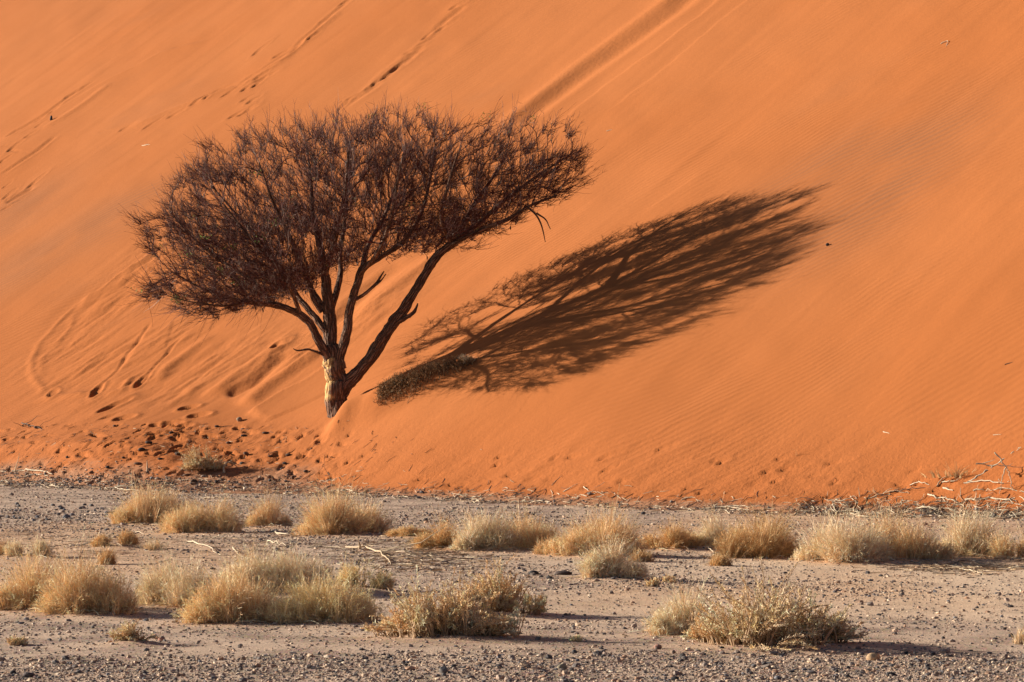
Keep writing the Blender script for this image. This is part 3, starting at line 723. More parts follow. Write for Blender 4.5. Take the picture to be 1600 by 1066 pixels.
def tussock(W, Hh, style, n, strand=9, c0=.58):
    """blades fan out of a few crowns in bundles; W, Hh in metres; local coordinates"""
    nc = max(1, int(W / .17)); nc = 1 if W < .36 else nc
    if W < .6: c0 = .88
    cx = (np.linspace(-.34, .34, nc) * (nc > 1) + rng.uniform(-.05, .05, nc) * (nc > 1)) * W; cy = rng.uniform(-.25, .25, nc) * W; ch = rng.uniform(c0, 1.05, nc) * (1.06 - .38 * (cx / (.34 * W)) ** 2)
    cl = rng.normal(0, .16, (nc, 2))
    ns = max(3, n // strand); sb = rng.integers(0, nc, ns); sa = rng.uniform(0, 2 * math.pi, ns); sl = np.abs(rng.normal(0, .52, ns)) + .04
    lo_ = rng.random(ns) < .25; sl[lo_] = rng.uniform(.8, 1.4, lo_.sum())
    sB = np.stack([cx[sb], cy[sb], np.zeros(ns)], 1) + rng.normal(0, (.075 if nc > 1 else .16) * W, (ns, 3)) * np.array([1, 1, 0])
    sd = np.stack([np.cos(sa) * np.sin(sl) + cl[sb, 0], np.sin(sa) * np.sin(sl) + cl[sb, 1], np.cos(sl)], 1)
    sL = rng.uniform(.45, 1.08, ns); lg = rng.random(ns) < .07; sL[lg] *= 1.22
    q = rng.integers(0, ns, n); b = sb[q]
    base = sB[q] + rng.normal(0, .010, (n, 3)) * np.array([1, 1, 0])
    d = nrm(sd[q] + rng.normal(0, .085, (n, 3)))
    d = nrm(d + base * np.array([1.1 / W, 1.1 / W, 0]))
    rx = W * .5; tz = d[:, 2] / Hh; th = np.hypot(d[:, 0], d[:, 1]) / rx
    Ln = 1 / np.sqrt(tz ** 2 + th ** 2 + 1e-6) * ch[b] * sL[q] * rng.uniform(.55, 1.04, n)
    bl = np.hypot(base[:, 0], base[:, 1]); Ln *= np.clip(1.12 - bl / rx * .45, .45, 1)
    K = 5; P = np.empty((n, K, 3)); P[:, 0] = base
    wob = (rng.normal(0, .13, (ns, 3)))[q] + rng.normal(0, .05, (n, 3))
    for k in range(1, K):
        d = nrm(d + wob * .8 + rng.normal(0, .06, (n, 3)) - np.array([0, 0, 1]) * (.045 * k) * (Ln / max(Hh, .1))[:, None])
        P[:, k] = P[:, k-1] + d * (Ln / (K - 1))[:, None]
    P[:, :, 2] = np.maximum(P[:, :, 2], .004)
    P[:, 0, 2] = -.03
    global LAST; LAST = q
    return P
def plant(X, Y, w, h, style, label):
    loc = on(X, Y); m = 1 / ppm(loc.y); W = w * m * 1.03; Hh = h * m * 1.44
    loc = on(X, Y - (1.3 if Y > 600 else 0)) if w > 50 else loc
    nm = {'shrub': 'dry_bush', 'sparse': 'grass_tuft', 'wispy': 'grass_tuft', 'dark': 'grass_tuft'}.get(style, 'grass_clump')
    if w < 40: nm = 'grass_tuft' if style != 'shrub' else 'dry_sprig'
    near_ = loc.y < 36
    big = w > 50 and style not in ('wispy',)
    if style == 'shrub':
        ns = max(14, int(620 * min(W, 1.4) * (1 if big else 1.2)))
        P = tussock(W * .98, Hh * .92, 'shrub', ns, 4, .85)
        r = np.tile(np.linspace(.0055, .002, 5), (ns, 1)) * min(1.2, max(.5, W))
        sv, sq, sc_ = tubes(P, r, 3, np.array([.5, .34, .2]) * rng.uniform(.5, 1.4, (ns, 1)))
        # clustered curly leaflets along outer half of each stem
        per = 40 if W > .5 else 14
        b = np.repeat(np.arange(ns), per); n = len(b); t = rng.uniform(.25, 1.0, n) ** .7 * 3.99; i = t.astype(int); f = (t - i)[:, None]
        c0 = P[b, i] * (1 - f) + P[b, i + 1] * f
        sd = nrm(P[b, np.minimum(i + 1, 4)] - P[b, i])
        ll = rng.uniform(.016, .044, n) * (1 if W > .5 else .6)
        d0 = nrm(sd * .8 + rng.normal(0, .55, (n, 3)) + np.array([0, 0, .1])); d1 = nrm(d0 + rng.normal(0, .6, (n, 3)) + np.array([0, 0, .1]))
        Lp = np.stack([c0, c0 + d0 * ll[:, None] * .5, c0 + d0 * ll[:, None] * .5 + d1 * ll[:, None] * .5], 1)
        Lp[:, :, 2] = np.maximum(Lp[:, :, 2], .006)
        tone = pal('shrub', ns)[b] * rng.uniform(.8, 1.15, (n, 1))
        lv, lq, lc = ribbons(Lp, np.tile([.0026, .0038, .0012], (n, 1)), nrm(rng.normal(0, 1, (n, 3))), np.clip(tone, 0, .9))
        if big:
            root = thing(nm, label, 'bush', loc)
            obj('stems', mk_mesh('stems', sv, sq, None, False, sc_), M_TWIG, root)
            obj('foliage', mk_mesh('foliage', lv, lq, None, False, lc), M_STRAW, root)
        else:
            V, Q_, C_ = join([(sv, sq, sc_), (lv, lq, lc)])
            tag(obj(nm, mk_mesh(nm, V, Q_, None, False, C_), M_STRAW, None, loc), label, 'bush' if w > 40 else 'plant')
        return
    if style == 'wispy':
        n = 260 if w > 30 else 5
        P = tussock(W, Hh * .62, style, n)
        n2 = 34 if w > 30 else 3; P2 = tussock(W * .55, Hh * 1.35, style, n2); P2[:, :, 0] += W * .12 * (w > 30)
        P = np.concatenate([P, P2]); n += n2
        wd = .0032
    elif style == 'sparse': n = int(2100 * W + 60); P = tussock(W, Hh * 1.05, style, n); wd = .0030
    elif style == 'dark': n = 300; P = tussock(W, Hh, style, n); wd = .004
    else: n = int(6800 * W ** 1.15 + 250); P = tussock(W, Hh * 1.08, style, n); wd = .0024 if near_ else .0028
    c = pal(style, n) * rng.uniform(.74, 1.18, LAST.max() + 1)[LAST[np.arange(n) % len(LAST)]][:, None]
    wv = np.tile(np.linspace(1, .35, 5), (n, 1)) * wd * rng.uniform(.7, 1.4, (n, 1))
    v, q_, cc = ribbons(P, wv, nrm(rng.normal(0, 1, (n, 3)) * np.array([1, 1, .3])), c)
    if big and style != 'sparse' or style == 'sparse' and w > 60:
        root = thing(nm, label, 'grass', loc)
        # fine feathery seed heads on the outer ends
        pk = rng.random(n) < .45; tipb = P[pk][:, 3:5]; k = len(tipb)
        b = np.repeat(np.arange(k), 4); t = rng.random((len(b), 1)); s0 = tipb[b, 0] * (1 - t) + tipb[b, 1] * t
        d = nrm(tipb[b, 1] - tipb[b, 0] + rng.normal(0, .05, (len(b), 3)))
        ll = rng.uniform(.02, .06, (len(b), 1)); Fp = np.stack([s0, s0 + d * ll * .5, s0 + d * ll], 1)
        hv, hq, hc = ribbons(Fp, np.tile([.0014, .0018, .0008], (len(b), 1)), nrm(rng.normal(0, 1, (len(b), 3))), np.clip(pal(style, k)[b] * 1.15, 0, .9))
        obj('seed_heads', mk_mesh('seed_heads', hv, hq, None, False, hc), M_STRAW, root)
        # collapsed stalks round the foot
        m_ = int(26 * W + 6); a = rng.uniform(0, 2 * math.pi, m_); r0 = rng.uniform(.1, .45, m_) * W; x0 = np.cos(a) * r0; y0 = np.sin(a) * r0
        a2 = a + rng.normal(0, .7, m_); l2 = rng.uniform(.12, .35, m_)
        s = np.linspace(0, 1, 5)[None]; x = x0[:, None] + np.cos(a2)[:, None] * l2[:, None] * s; y = y0[:, None] + np.sin(a2)[:, None] * l2[:, None] * s + .02 * np.sin(s * 4 + a[:, None])
        z = ground_full(x.ravel() + loc.x, y.ravel() + loc.y).reshape(x.shape) - loc.z if style != 'none' else 0 * x
        z = z + .012 + .03 * np.sin(s * 3.1) * rng.random((m_, 1))
        sv, sq, sc_ = tubes(np.stack([x, y, z], 2), np.tile(np.linspace(.0045, .002, 5), (m_, 1)), 3, pal('pale', m_) * .85)
        v, q_, cc = join([(v, q_, cc), (sv, sq, sc_)]); obj('blades', mk_mesh('blades', v, q_, None, False, cc), M_STRAW, root)
    else:
        tag(obj(nm, mk_mesh(nm, v, q_, None, False, cc), M_STRAW, None, loc), label, 'grass')
for p in PL: plant(*p)

# creeping shrub on the slope right of the trunk
spine = [(592, 642), (608, 634), (625, 625), (645, 617), (668, 605), (690, 594), (715, 583), (738, 573)]
sp = [on(*p) for p in spine]; loc = sp[3]
root = thing('creeping_shrub', 'low prickly olive-brown shrub creeping up the orange slope right of the trunk', 'bush', loc)
n = 900; t = rng.random(n) * (len(sp) - 1.001); i = t.astype(int); f = (t - i)[:, None]; S = np.array([list(s) for s in sp])
base = S[i] * (1 - f) + S[i+1] * f; wth = np.interp(t, [0, 1, 3, 5, 7], [.05, .09, .13, .12, .06])
base[:, 0] += rng.normal(0, 1, n) * wth * .7; base[:, 1] += rng.normal(0, 1, n) * wth
base[:, 2] = Hs(base[:, 0], base[:, 1]) - .01
d = nrm(rng.normal(0, .7, (n, 3)) + np.array([-.25, -.15, 1.0])); Ln = rng.uniform(.06, 1.35, n) * wth + .05
P = np.stack([base + d * (Ln * s)[:, None] + rng.normal(0, .012, (n, 3)) * (s > 0) for s in (0, .33, .66, 1)], 1) - np.array(loc)
v, q_, cc = tubes(P, np.tile([.006, .005, .004, .002], (n, 1)), 3, np.array([.15, .10, .05]) * rng.uniform(.5, 1.6, (n, 1)))
obj('stems', mk_mesh('stems', v, q_, None, False, cc), M_TWIG, root)
b = np.repeat(np.arange(n), 14); m_ = len(b); kk = rng.integers(1, 4, m_); c0 = P[b, kk] + rng.normal(0, .012, (m_, 3)); dd = nrm(d[b] + rng.normal(0, .7, (m_, 3))); ll = rng.uniform(.015, .045, (m_, 1))
v, q_, cc = ribbons(np.stack([c0, c0 + dd * ll * .5, c0 + dd * ll], 1), np.tile([.003, .0045, .001], (m_, 1)), nrm(rng.normal(0, 1, (m_, 3))), np.array([[.34, .17, .07], [.24, .12, .05], [.52, .30, .13]])[rng.integers(0, 3, m_)] * rng.uniform(.6, 1.3, (m_, 1)))
obj('foliage', mk_mesh('foliage', v, q_, None, False, cc), M_STRAW, root)

# ------------------------------------------------------------------ dead wood
def stick_mesh(pts, r, seed, tw=2, col=(.62, .50, .36), sides=6, end=.35, lift=True):
    """pts world (k,3)"""
    rs_ = np.random.default_rng(seed); pts = np.array(pts); k = max(8, len(pts) * 4)
    P = catmull(pts, k); Lt = np.linalg.norm(np.diff(P, axis=0), axis=1).sum()
    P[1:-1] += rs_.normal(0, min(.012, Lt * .012), (k - 2, 3)); rr = r * np.linspace(1, end, k) * rs_.uniform(.85, 1.15, k)
    parts = []; col = np.array(col)
    v, q_, _ = tubes(P[None], rr[None], sides); parts.append((v, q_, np.tile(col, (len(v), 1))))
    for j in range(tw):
        i = rs_.integers(1, k - 2); d = P[i+1] - P[i-1]; d /= np.linalg.norm(d) + 1e-9
        s = rs_.choice([-1, 1]); side = np.cross(d, [0, 0, 1]) * s; l = Lt * rs_.uniform(.12, .35)
        up = abs(rs_.normal(0, .25))
        B = np.array([P[i] + (d * .7 * t + side * .6 * t + np.array([0, 0, up]) * t + rs_.normal(0, .06, 3) * (t > 0)) * l for t in (0, .35, .7, 1)])
        v, q_, _ = tubes(B[None], (rr[i] * np.array([.7, .55, .4, .2]))[None], max(4, sides - 2)); parts.append((v, q_, np.tile(col * rs_.uniform(.8, 1.1), (len(v), 1))))
    V, Q_, C_ = join(parts)
    return V, Q_, C_
def stick(px, r_px, label, seed, tw=2, col=(.62, .50, .36), mode='lie', lift=0.0, name='driftwood', cat='dead branch', group=None, contact=0, end=.35):
    if mode == 'lie':
        pts = [np.array(on(*p)) for p in px]; dep = pts[0][1]
        for k_, p in enumerate(pts): p[2] += r_px / ppm(dep) * .6 + lift * math.sin(math.pi * k_ / max(1, len(pts) - 1))
    else:
        g = on(*px[contact]); dep = g.y; pts = []
        for k_, p in enumerate(px):
            d_ = ray(*p); yy = dep + (random.uniform(-.05, .05) if k_ != contact else 0); pts.append(np.array([d_[0] * yy, yy, CAM_H + d_[2] * yy]))
        for p in pts:
            h_ = float(Hs(p[0], p[1])[0]); p[2] = max(p[2], h_ - .01)
        pts[contact][2] -= .03
    V, Q_, C_ = stick_mesh(pts, r_px / ppm(dep), seed, tw, col, end=end)
    l0 = np.array(pts[contact]); o = obj(name, mk_mesh(name, V - l0, Q_, None, True, C_), M_WOOD, None, l0)
    return tag(o, label, cat, group)
W1 = (.74, .60, .42); W2 = (.62, .47, .31); DK = (.16, .10, .07)
STK = [
 ([(1525, 725), (1545, 727), (1562, 728), (1602, 727)], 1.6, 'long straight bleached branch lying highest in the driftwood pile at the right edge', 3, W1, 'stand', 3),
 ([(1554, 707), (1566, 722), (1576, 737), (1579, 752), (1582, 768)], 1.7, 'bent bleached branch rising steeply out of the driftwood pile, leaning left', 1, W1, 'stand', 4),
 ([(1573, 729), (1566, 745), (1562, 771)], 1.5, 'thin bleached branch standing on end under the crossing of the driftwood pile', 0, W1, 'stand', 2),
 ([(1508, 754), (1525, 745), (1547, 739), (1572, 744), (1589, 749), (1603, 757)], 2.6, 'thickest arched bleached log in the driftwood pile at the right edge', 1, W1, 'stand', 0),
 ([(1506, 756), (1534, 752), (1562, 755), (1577, 752)], 1.7, 'bleached branch lying under the arched log', 2, W1, 'lie', 0),
 ([(1521, 767), (1544, 763), (1572, 765), (1602, 769)], 1.8, 'bleached branch lying just below the arched log', 3, W2, 'lie', 0),
 ([(1508, 781), (1544, 781), (1572, 784), (1603, 790)], 2.0, 'long bleached branch lying lowest in the driftwood at the right edge', 3, W1, 'lie', 0),
 ([(1450, 773), (1463, 779), (1480, 781), (1508, 791)], 2.0, 'forked bleached branch lying left of the driftwood pile', 4, W1, 'lie', 0),
 ([(1422, 755), (1437, 754), (1452, 757)], 1.5, 'short bleached stick on clean sand left of the wispy tuft', 0, W1, 'lie', 0),
 ([(1464, 760), (1472, 749), (1487, 741)], 1.7, 'greyish root bending up beside the wispy tuft', 0, W2, 'lie', 0),
 ([(1472, 752), (1491, 753), (1502, 747)], 1.4, 'thin curved stick lying right below the wispy tuft', 0, W1, 'lie', 0),
 ([(1474, 760), (1489, 767)], 2.0, 'short thick pale stick between the wispy tuft and the forked branch', 1, W1, 'lie', 0),
 ([(1344, 777), (1341, 761)], 1.3, 'short upright pale stake left of the driftwood litter', 0, W1, 'stand', 0),
 ([(1300, 786), (1319, 785), (1336, 780), (1337, 788)], 1.5, 'hooked bleached stick below and left of the upright pale stake', 1, W1, 'lie', 0),
 ([(1301, 791), (1308, 801)], 1.6, 'very short thick bleached stick pointing down at the dune edge', 0, W1, 'lie', 0),
 ([(1307, 799), (1328, 797), (1349, 800)], 1.7, 'bleached stick lying level at the dune edge under the hooked one', 2, W1, 'lie', 0),
 ([(1328, 800), (1347, 809), (1375, 809)], 1.6, 'crooked bleached stick nearest the pale spreading clump on the dune edge', 1, W1, 'lie', 0),
 ([(1356, 780), (1375, 773), (1397, 768), (1420, 771)], 1.5, 'thin arched stick on the sand right of the upright stake', 3, W2, 'lie', 0),
 ([(1431, 796), (1450, 800), (1469, 799)], 1.6, 'bleached stick right behind the tallest dark clump', 2, W1, 'lie', 0),
 ([(1501, 775), (1501, 762)], 1.3, 'small upright bleached peg left of the arched log', 0, W1, 'stand', 0),
 ([(1390, 768), (1422, 764), (1454, 761)], 1.3, 'dark thin twig lying on sand left of the forked branch', 3, DK, 'lie', 0),
 ([(541, 856), (583, 862), (605, 875), (611, 884)], 2.2, 'crooked pale root on the gravel behind the foreground thicket', 4, W2, 'lie', 0),
 ([(482, 856), (510, 856), (541, 858)], 1.3, 'thin pale stick lying level below the wide flat-topped clump', 1, W1, 'lie', 0),
 ([(418, 847), (432, 850), (449, 856)], 1.5, 'pale stick sloping down right below the small narrow clump', 0, W1, 'lie', 0),
 ([(424, 829), (443, 839), (472, 839)], 1.6, 'pale bent stick at the right foot of the small narrow clump', 1, W1, 'lie', 0),
 ([(110, 853), (134, 852), (147, 849), (162, 858)], 1.8, 'crooked whitish branch left of the small low brown tuft', 2, W1, 'lie', 0),
 ([(196, 833), (212, 833), (226, 835)], 1.3, 'thin pale stick at the foot of the leftmost far clump', 1, W1, 'lie', 0),
 ([(294, 847), (318, 855), (345, 868)], 1.6, 'long pale stick slanting across the gravel below the low wide clump', 3, W1, 'lie', 0),
 ([(364, 856), (373, 871), (388, 874)], 1.5, 'angular pale stick right of the long slanting stick', 1, W1, 'lie', 0),
 ([(248, 879), (270, 878), (293, 879)], 1.3, 'straight thin stick just behind the whitish clump of the thicket', 0, W1, 'lie', 0),
 ([(171, 761), (199, 767), (235, 768)], 1.6, 'long pale stick on the dune edge above the leftmost far clump', 2, W1, 'lie', 0),
 ([(313, 779), (342, 780), (376, 780)], 1.4, 'forked pale stick on gravel above the low wide clump', 2, W1, 'lie', 0),
 ([(19, 737), (37, 734), (62, 737), (81, 742)], 2.0, 'bleached root lying on top of the root tangle at the left edge', 3, W1, 'lie', 0),
 ([(37, 747), (56, 742), (75, 744)], 2.0, 'bleached root in the middle of the root tangle at the left edge', 2, W1, 'lie', 0),
 ([(-4, 753), (9, 751), (22, 751)], 1.8, 'bleached root cut by the left edge of the picture', 1, W1, 'lie', 0),
 ([(34, 662), (47, 667), (67, 673)], 1.3, 'dark thin branch on the sand at the far left above the trampled area', 5, DK, 'lie', 0),
 ([(230, 735), (230, 720)], 1.9, 'short upright grey stake in the trampled sand', 0, W2, 'stand', 0),
 ([(562, 860), (562, 847)], 4.0, 'short stout weathered stump behind the foreground thicket', 0, (.42, .29, .18), 'stand', 0),
 ([(352, 740), (350, 728), (360, 722), (370, 730)], 2.4, 'curled pale root with a dark foot, right of the lone yellowish bush', 2, W2, 'stand', 0),
 ([(1470, 70), (1480, 67), (1478, 74)], 1.0, 'small white twig high on the slope at the upper right', 1, W1, 'lie', 0),
 ([(222, 227), (234, 226)], 1.1, 'small white twig on the slope left of the crown', 1, W1, 'lie', 0),
 ([(1380, 673), (1390, 676)], 1.2, 'small curved pale twig on the slope above the right-hand group', 0, W1, 'lie', 0),
 ([(1552, 678), (1564, 677)], 1.0, 'small pale twig on the slope above the driftwood pile', 0, W1, 'lie', 0),
 ([(1570, 570), (1582, 566)], 1.2, 'short brown twig on the slope near the right edge', 1, DK, 'lie', 0),
 ([(948, 206), (956, 204)], 1.0, 'tiny pale sprig on the slope right of the crown top', 1, W2, 'lie', 0),
 ([(880, 768), (892, 764), (902, 757)], 1.2, 'thin pale stick slanting up on the sand above the widest middle clump', 1, W1, 'lie', 0),
 ([(912, 761), (920, 769)], 1.3, 'short pale stick slanting down on the sand above the widest middle clump', 0, W1, 'lie', 0),
 ([(960, 772), (970, 779)], 1.2, 'short pale stick on sand above the round lone clump', 1, W1, 'lie', 0),
 ([(500, 753), (520, 749), (542, 743)], 1.1, 'thin pale stick on sand above the wide flat-topped clump', 1, W1, 'lie', 0),
 ([(528, 766), (548, 768), (556, 773), (590, 774)], 1.4, 'long knotted pale stick on the dune edge above the wide flat-topped clump', 3, W1, 'lie', 0),
 ([(800, 785), (830, 786), (860, 788)], 1.7, 'long whitish branch on the dune edge left of the middle', 4, W1, 'lie', 0),
 ([(1100, 797), (1130, 793), (1170, 797)], 2.0, 'thick whitish branch on the dune edge above the round brown clump', 5, W1, 'lie', 0),
 ([(1125, 792), (1150, 790), (1172, 793)], 1.6, 'whitish branch lying just behind the thick one on the dune edge', 3, W1, 'lie', 0),
 ([(1470, 884), (1500, 880), (1545, 882)], 1.7, 'pale branch in the flattened straw in front of the right-hand group', 4, W1, 'lie', 0),
 ([(1500, 890), (1520, 894), (1536, 900)], 1.5, 'pale stick at the front edge of the flattened straw on the right', 2, W1, 'lie', 0),
 ([(1095, 856), (1108, 864), (1118, 868)], 1.7, 'pale stick at the left foot of the leaning pale clump', 1, W1, 'lie', 0),
]
for i, (px, r, lab, tw, col, mode, ct) in enumerate(STK):
    stick(px, r * .8, lab, 100 + i, tw, col, mode, .02, 'driftwood' if len(px) > 2 else 'dry_stick', 'dead branch' if len(px) > 2 else 'stick', None, ct)
EDGE = ([-20, 0, 200, 350, 500, 750, 1000, 1200, 1400, 1620], [755, 756, 763, 767, 769, 781, 792, 800, 804, 806])
for i in range(110):
    X = random.uniform(-10, 1610) if i < 70 else random.choice([random.uniform(1280, 1610), random.uniform(-10, 120), random.uniform(700, 900)])
    Y = np.interp(X, *EDGE) - abs(random.gauss(0, 10)) + 5
    a = random.gauss(0, .35) + random.choice([0, math.pi]); l = random.uniform(7, 26)
    px = [(X + l * t * math.cos(a), Y + (l * .35) * t * math.sin(a) + random.uniform(-1, 1)) for t in (-.5, -.15, .2, .5)]
    c = random.choice([W1, W1, W2, DK]) ; 
    lab = 'short dark dead twig lying among the litter along the dune edge' if c is DK else 'short bleached dead twig lying among the litter along the dune edge'
    stick(px, random.uniform(.5, 1.0), lab, 300 + i, random.choice([0, 1, 2]), c, 'lie', random.uniform(0, .03), 'dry_twig', 'twig', 'dark twigs along the dune edge' if c is DK else 'bleached twigs along the dune edge')

# fine litter: straw and chips nobody could count
def litter(name, label, n, fx, cols, l0, l1, r, cat):
    X = []; 
    while len(X) < n:
        p = fx()
        X.append(hit_base(*p))
    X = np.array(X); a = rng.uniform(0, 2 * math.pi, n); l = rng.uniform(l0, l1, n); s = np.array([-.5, -.1, .25, .5])[None]
    bend = rng.normal(0, .25, n)[:, None]
    x = X[:, :1] + (np.cos(a)[:, None] * s - np.sin(a)[:, None] * bend * s ** 2) * l[:, None]; y = X[:, 1:] + (np.sin(a)[:, None] * s + np.cos(a)[:, None] * bend * s ** 2) * l[:, None]
    z = Hs(x.ravel(), y.ravel()).reshape(x.shape) + .006 + rng.random((n, 1)) * .015 * (1 + s)
    c = np.array(cols)[rng.integers(0, len(cols), n)] * rng.uniform(.7, 1.2, (n, 1))
    v, q_, cc = tubes(np.stack([x, y, z], 2), r * rng.uniform(.6, 1.3, (n, 1)) * np.array([[1, .9, .8, .4]]), 3, np.clip(c, 0, .9))
    tag(obj(name, mk_mesh(name, v, q_, None, False, cc), M_WOOD), label, cat, None, 'stuff')
def f_edge():
    X = random.uniform(-20, 1620) if random.random() < .6 else random.uniform(1250, 1620)
    return X, np.interp(X, *EDGE) - abs(random.gauss(0, 13)) + 6
litter('litter', 'fine straw and wood chips strewn along the foot of the dune', 2600, f_edge, [W1, W1, W2, (.5, .33, .2), DK], .05, .26, .0058, 'litter')
def f_tramp():
    return random.gauss(230, 170), random.uniform(665, 760)
litter('wood_debris', 'dark twig fragments scattered over the trampled orange sand', 650, f_tramp, [DK, DK, (.3, .17, .1), W2], .04, .2, .005, 'litter')
def f_mid():
    m = random.random()
    if m < .4: return random.gauss(660, 60), random.gauss(868, 14)
    if m < .7: return random.gauss(1500, 60), random.gauss(886, 6)
    return random.uniform(0, 700), random.gauss(850, 14)
litter('straw_litter', 'flattened straw and broken stalks lying between the grass clumps', 1700, f_mid, [W1, W2, (.6, .42, .24), (.4, .25, .14), DK], .05, .28, .004, 'straw')

# ------------------------------------------------------------------ stones
T_ = (1 + 5 ** .5) / 2
ICO = nrm(np.array([(-1, T_, 0), (1, T_, 0), (-1, -T_, 0), (1, -T_, 0), (0, -1, T_), (0, 1, T_), (0, -1, -T_), (0, 1, -T_), (T_, 0, -1), (T_, 0, 1), (-T_, 0, -1), (-T_, 0, 1)], float))
ICF = np.array([(0, 11, 5), (0, 5, 1), (0, 1, 7), (0, 7, 10), (0, 10, 11), (1, 5, 9), (5, 11, 4), (11, 10, 2), (10, 7, 6), (7, 1, 8), (3, 9, 4), (3, 4, 2), (3, 2, 6), (3, 6, 8), (3, 8, 9), (4, 9, 5), (2, 4, 11), (6, 2, 10), (8, 6, 7), (9, 8, 1)])
SCOL = np.array([(.17, .145, .135), (.085, .072, .07), (.28, .22, .18), (.40, .29, .22), (.58, .41, .28), (.50, .30, .19), (.72, .54, .38), (.19, .18, .185), (.82, .65, .47)])
SPRB = np.array([.10, .07, .16, .21, .18, .10, .09, .05, .04])
def pebbles(name, label, XY, size, pr=SPRB, mat=M_STONE):
    n = len(XY); V = ICO[None] * (1 + rng.uniform(-.25, .25, (n, 12, 1)))
    V = V * (size[:, None, None] * np.stack([rng.uniform(.8, 1.3, n), rng.uniform(.8, 1.2, n), rng.uniform(.45, .85, n)], 1)[:, None, :])
    a = rng.uniform(0, 2 * math.pi, n); c, s = np.cos(a)[:, None], np.sin(a)[:, None]
    X = V[..., 0] * c - V[..., 1] * s; Y = V[..., 0] * s + V[..., 1] * c
    z = Hs(XY[:, 0], XY[:, 1])
    V = np.stack([X + XY[:, :1], Y + XY[:, 1:], V[..., 2] + (z + size * .25)[:, None]], 2)
    F_ = (ICF[None] + (np.arange(n) * 12)[:, None, None]).reshape(-1, 3)
    col = np.repeat(SCOL[rng.choice(len(SCOL), n, p=pr)] * rng.uniform(.75, 1.25, (n, 1)), 12, axis=0)
    return tag(obj(name, mk_mesh(name, V.reshape(-1, 3), None, F_, False, col), mat), label, 'gravel', None, 'stuff')
def dens(x, y):
    b = sstep(-.25, .75, fbm(x * .35, y * .13, 3, 71))
    d = .22 + .6 * b
    d = np.maximum(d, .85 * sstep(27.6, 26.2, y + .25 * vnoise(x * .8, y * 0, 72)))        # stony strip nearest the camera
    d = np.where((y > 26.9) & (y < 29.3), d * .55, d)
    d = np.maximum(d, .9 * np.exp(-((x - 1.6) / 3.0) ** 2 - ((y - 36.5) / 1.6) ** 2))
    d = np.maximum(d, .9 * np.exp(-((x + 8.2) / 2.2) ** 2 - ((y - 54) / 5.5) ** 2))
    return d
def scatter(n, y0, y1, p=1.0):
    y = y0 + (y1 - y0) * rng.random(n) ** p; x = rng.uniform(-1, 1, n) * (.15 * y + 2.2)
    k = rng.random(n) < dens(x, y); x, y = x[k], y[k]
    k = dune_base(x, y) < -.02; return np.stack([x[k], y[k]], 1)
XY = scatter(105000, 23.0, 31); pebbles('gravel', 'mixed dark and tan gravel covering the foreground', XY, np.clip(rng.lognormal(math.log(.0068), .5, len(XY)), .004, .035))
XY = scatter(112000, 31, 50); pebbles('gravel', 'mixed gravel scattered between the grass clumps', XY, np.clip(rng.lognormal(math.log(.0078), .5, len(XY)), .005, .04))
XY = scatter(86000, 50, 73); pebbles('gravel', 'dark gravel on the flat strip before the dune', XY, np.clip(rng.lognormal(math.log(.0105), .45, len(XY)), .006, .05))
# gravel mixed in the sand of the dune edge, left
XY = []
for i in range(4200):
    X = min(1610, abs(random.gauss(0, 260))) if random.random() < .65 else random.uniform(0, 1610)
    Y = np.interp(X, *EDGE) - abs(random.gauss(0, 14 if X < 520 else 5)) + 4; XY.append(hit_base(X, Y))
XY = np.array(XY); pebbles('clods', 'dark crumbs and small clods mixed into the orange sand at the dune edge', XY, np.clip(rng.lognormal(math.log(.013), .5, len(XY)), .006, .05), np.array([.18, .12, .16, .18, .08, .18, .04, .04, .02]))
# single stones
import bmesh
def stone(X, Y, wpx, hpx, col, label, name='stone', group=None, seed=0, cat='stone'):
    loc = on(X, Y); m = 1 / ppm(loc.y)
    bm = bmesh.new(); bmesh.ops.create_icosphere(bm, subdivisions=3, radius=1)
    rs_ = np.random.default_rng(seed + 900); k1 = rs_.normal(0, 1, (7, 3)); k1 /= np.linalg.norm(k1, axis=1)[:, None]; cut = rs_.uniform(.62, .92, 7)
    for v in bm.verts:
        p = np.array(v.co)
        for kx, cc in zip(k1, cut):
            dd = p @ kx
            if dd > cc: p = p - kx * (dd - cc) * .85
        v.co = Vector((p[0] * wpx * m / 2, p[1] * wpx * m / 2 * .85, p[2] * hpx * m / 2 * 1.15 + hpx * m * .32))
    me = bpy.data.meshes.new(name); bm.to_mesh(me); bm.free()
    for p in me.polygons: p.use_smooth = True
    a = me.attributes.new('col', 'FLOAT_COLOR', 'POINT'); c = np.ones((len(me.vertices), 4), np.float32); c[:, :3] = col; a.data.foreach_set('color', c.ravel())
    return tag(obj(name, me, M_STONE, None, loc), label, cat, group)
GREY = (.16, .145, .14); TAN = (.55, .36, .20); PINK = (.42, .22, .16); BLK = (.035, .032, .035)
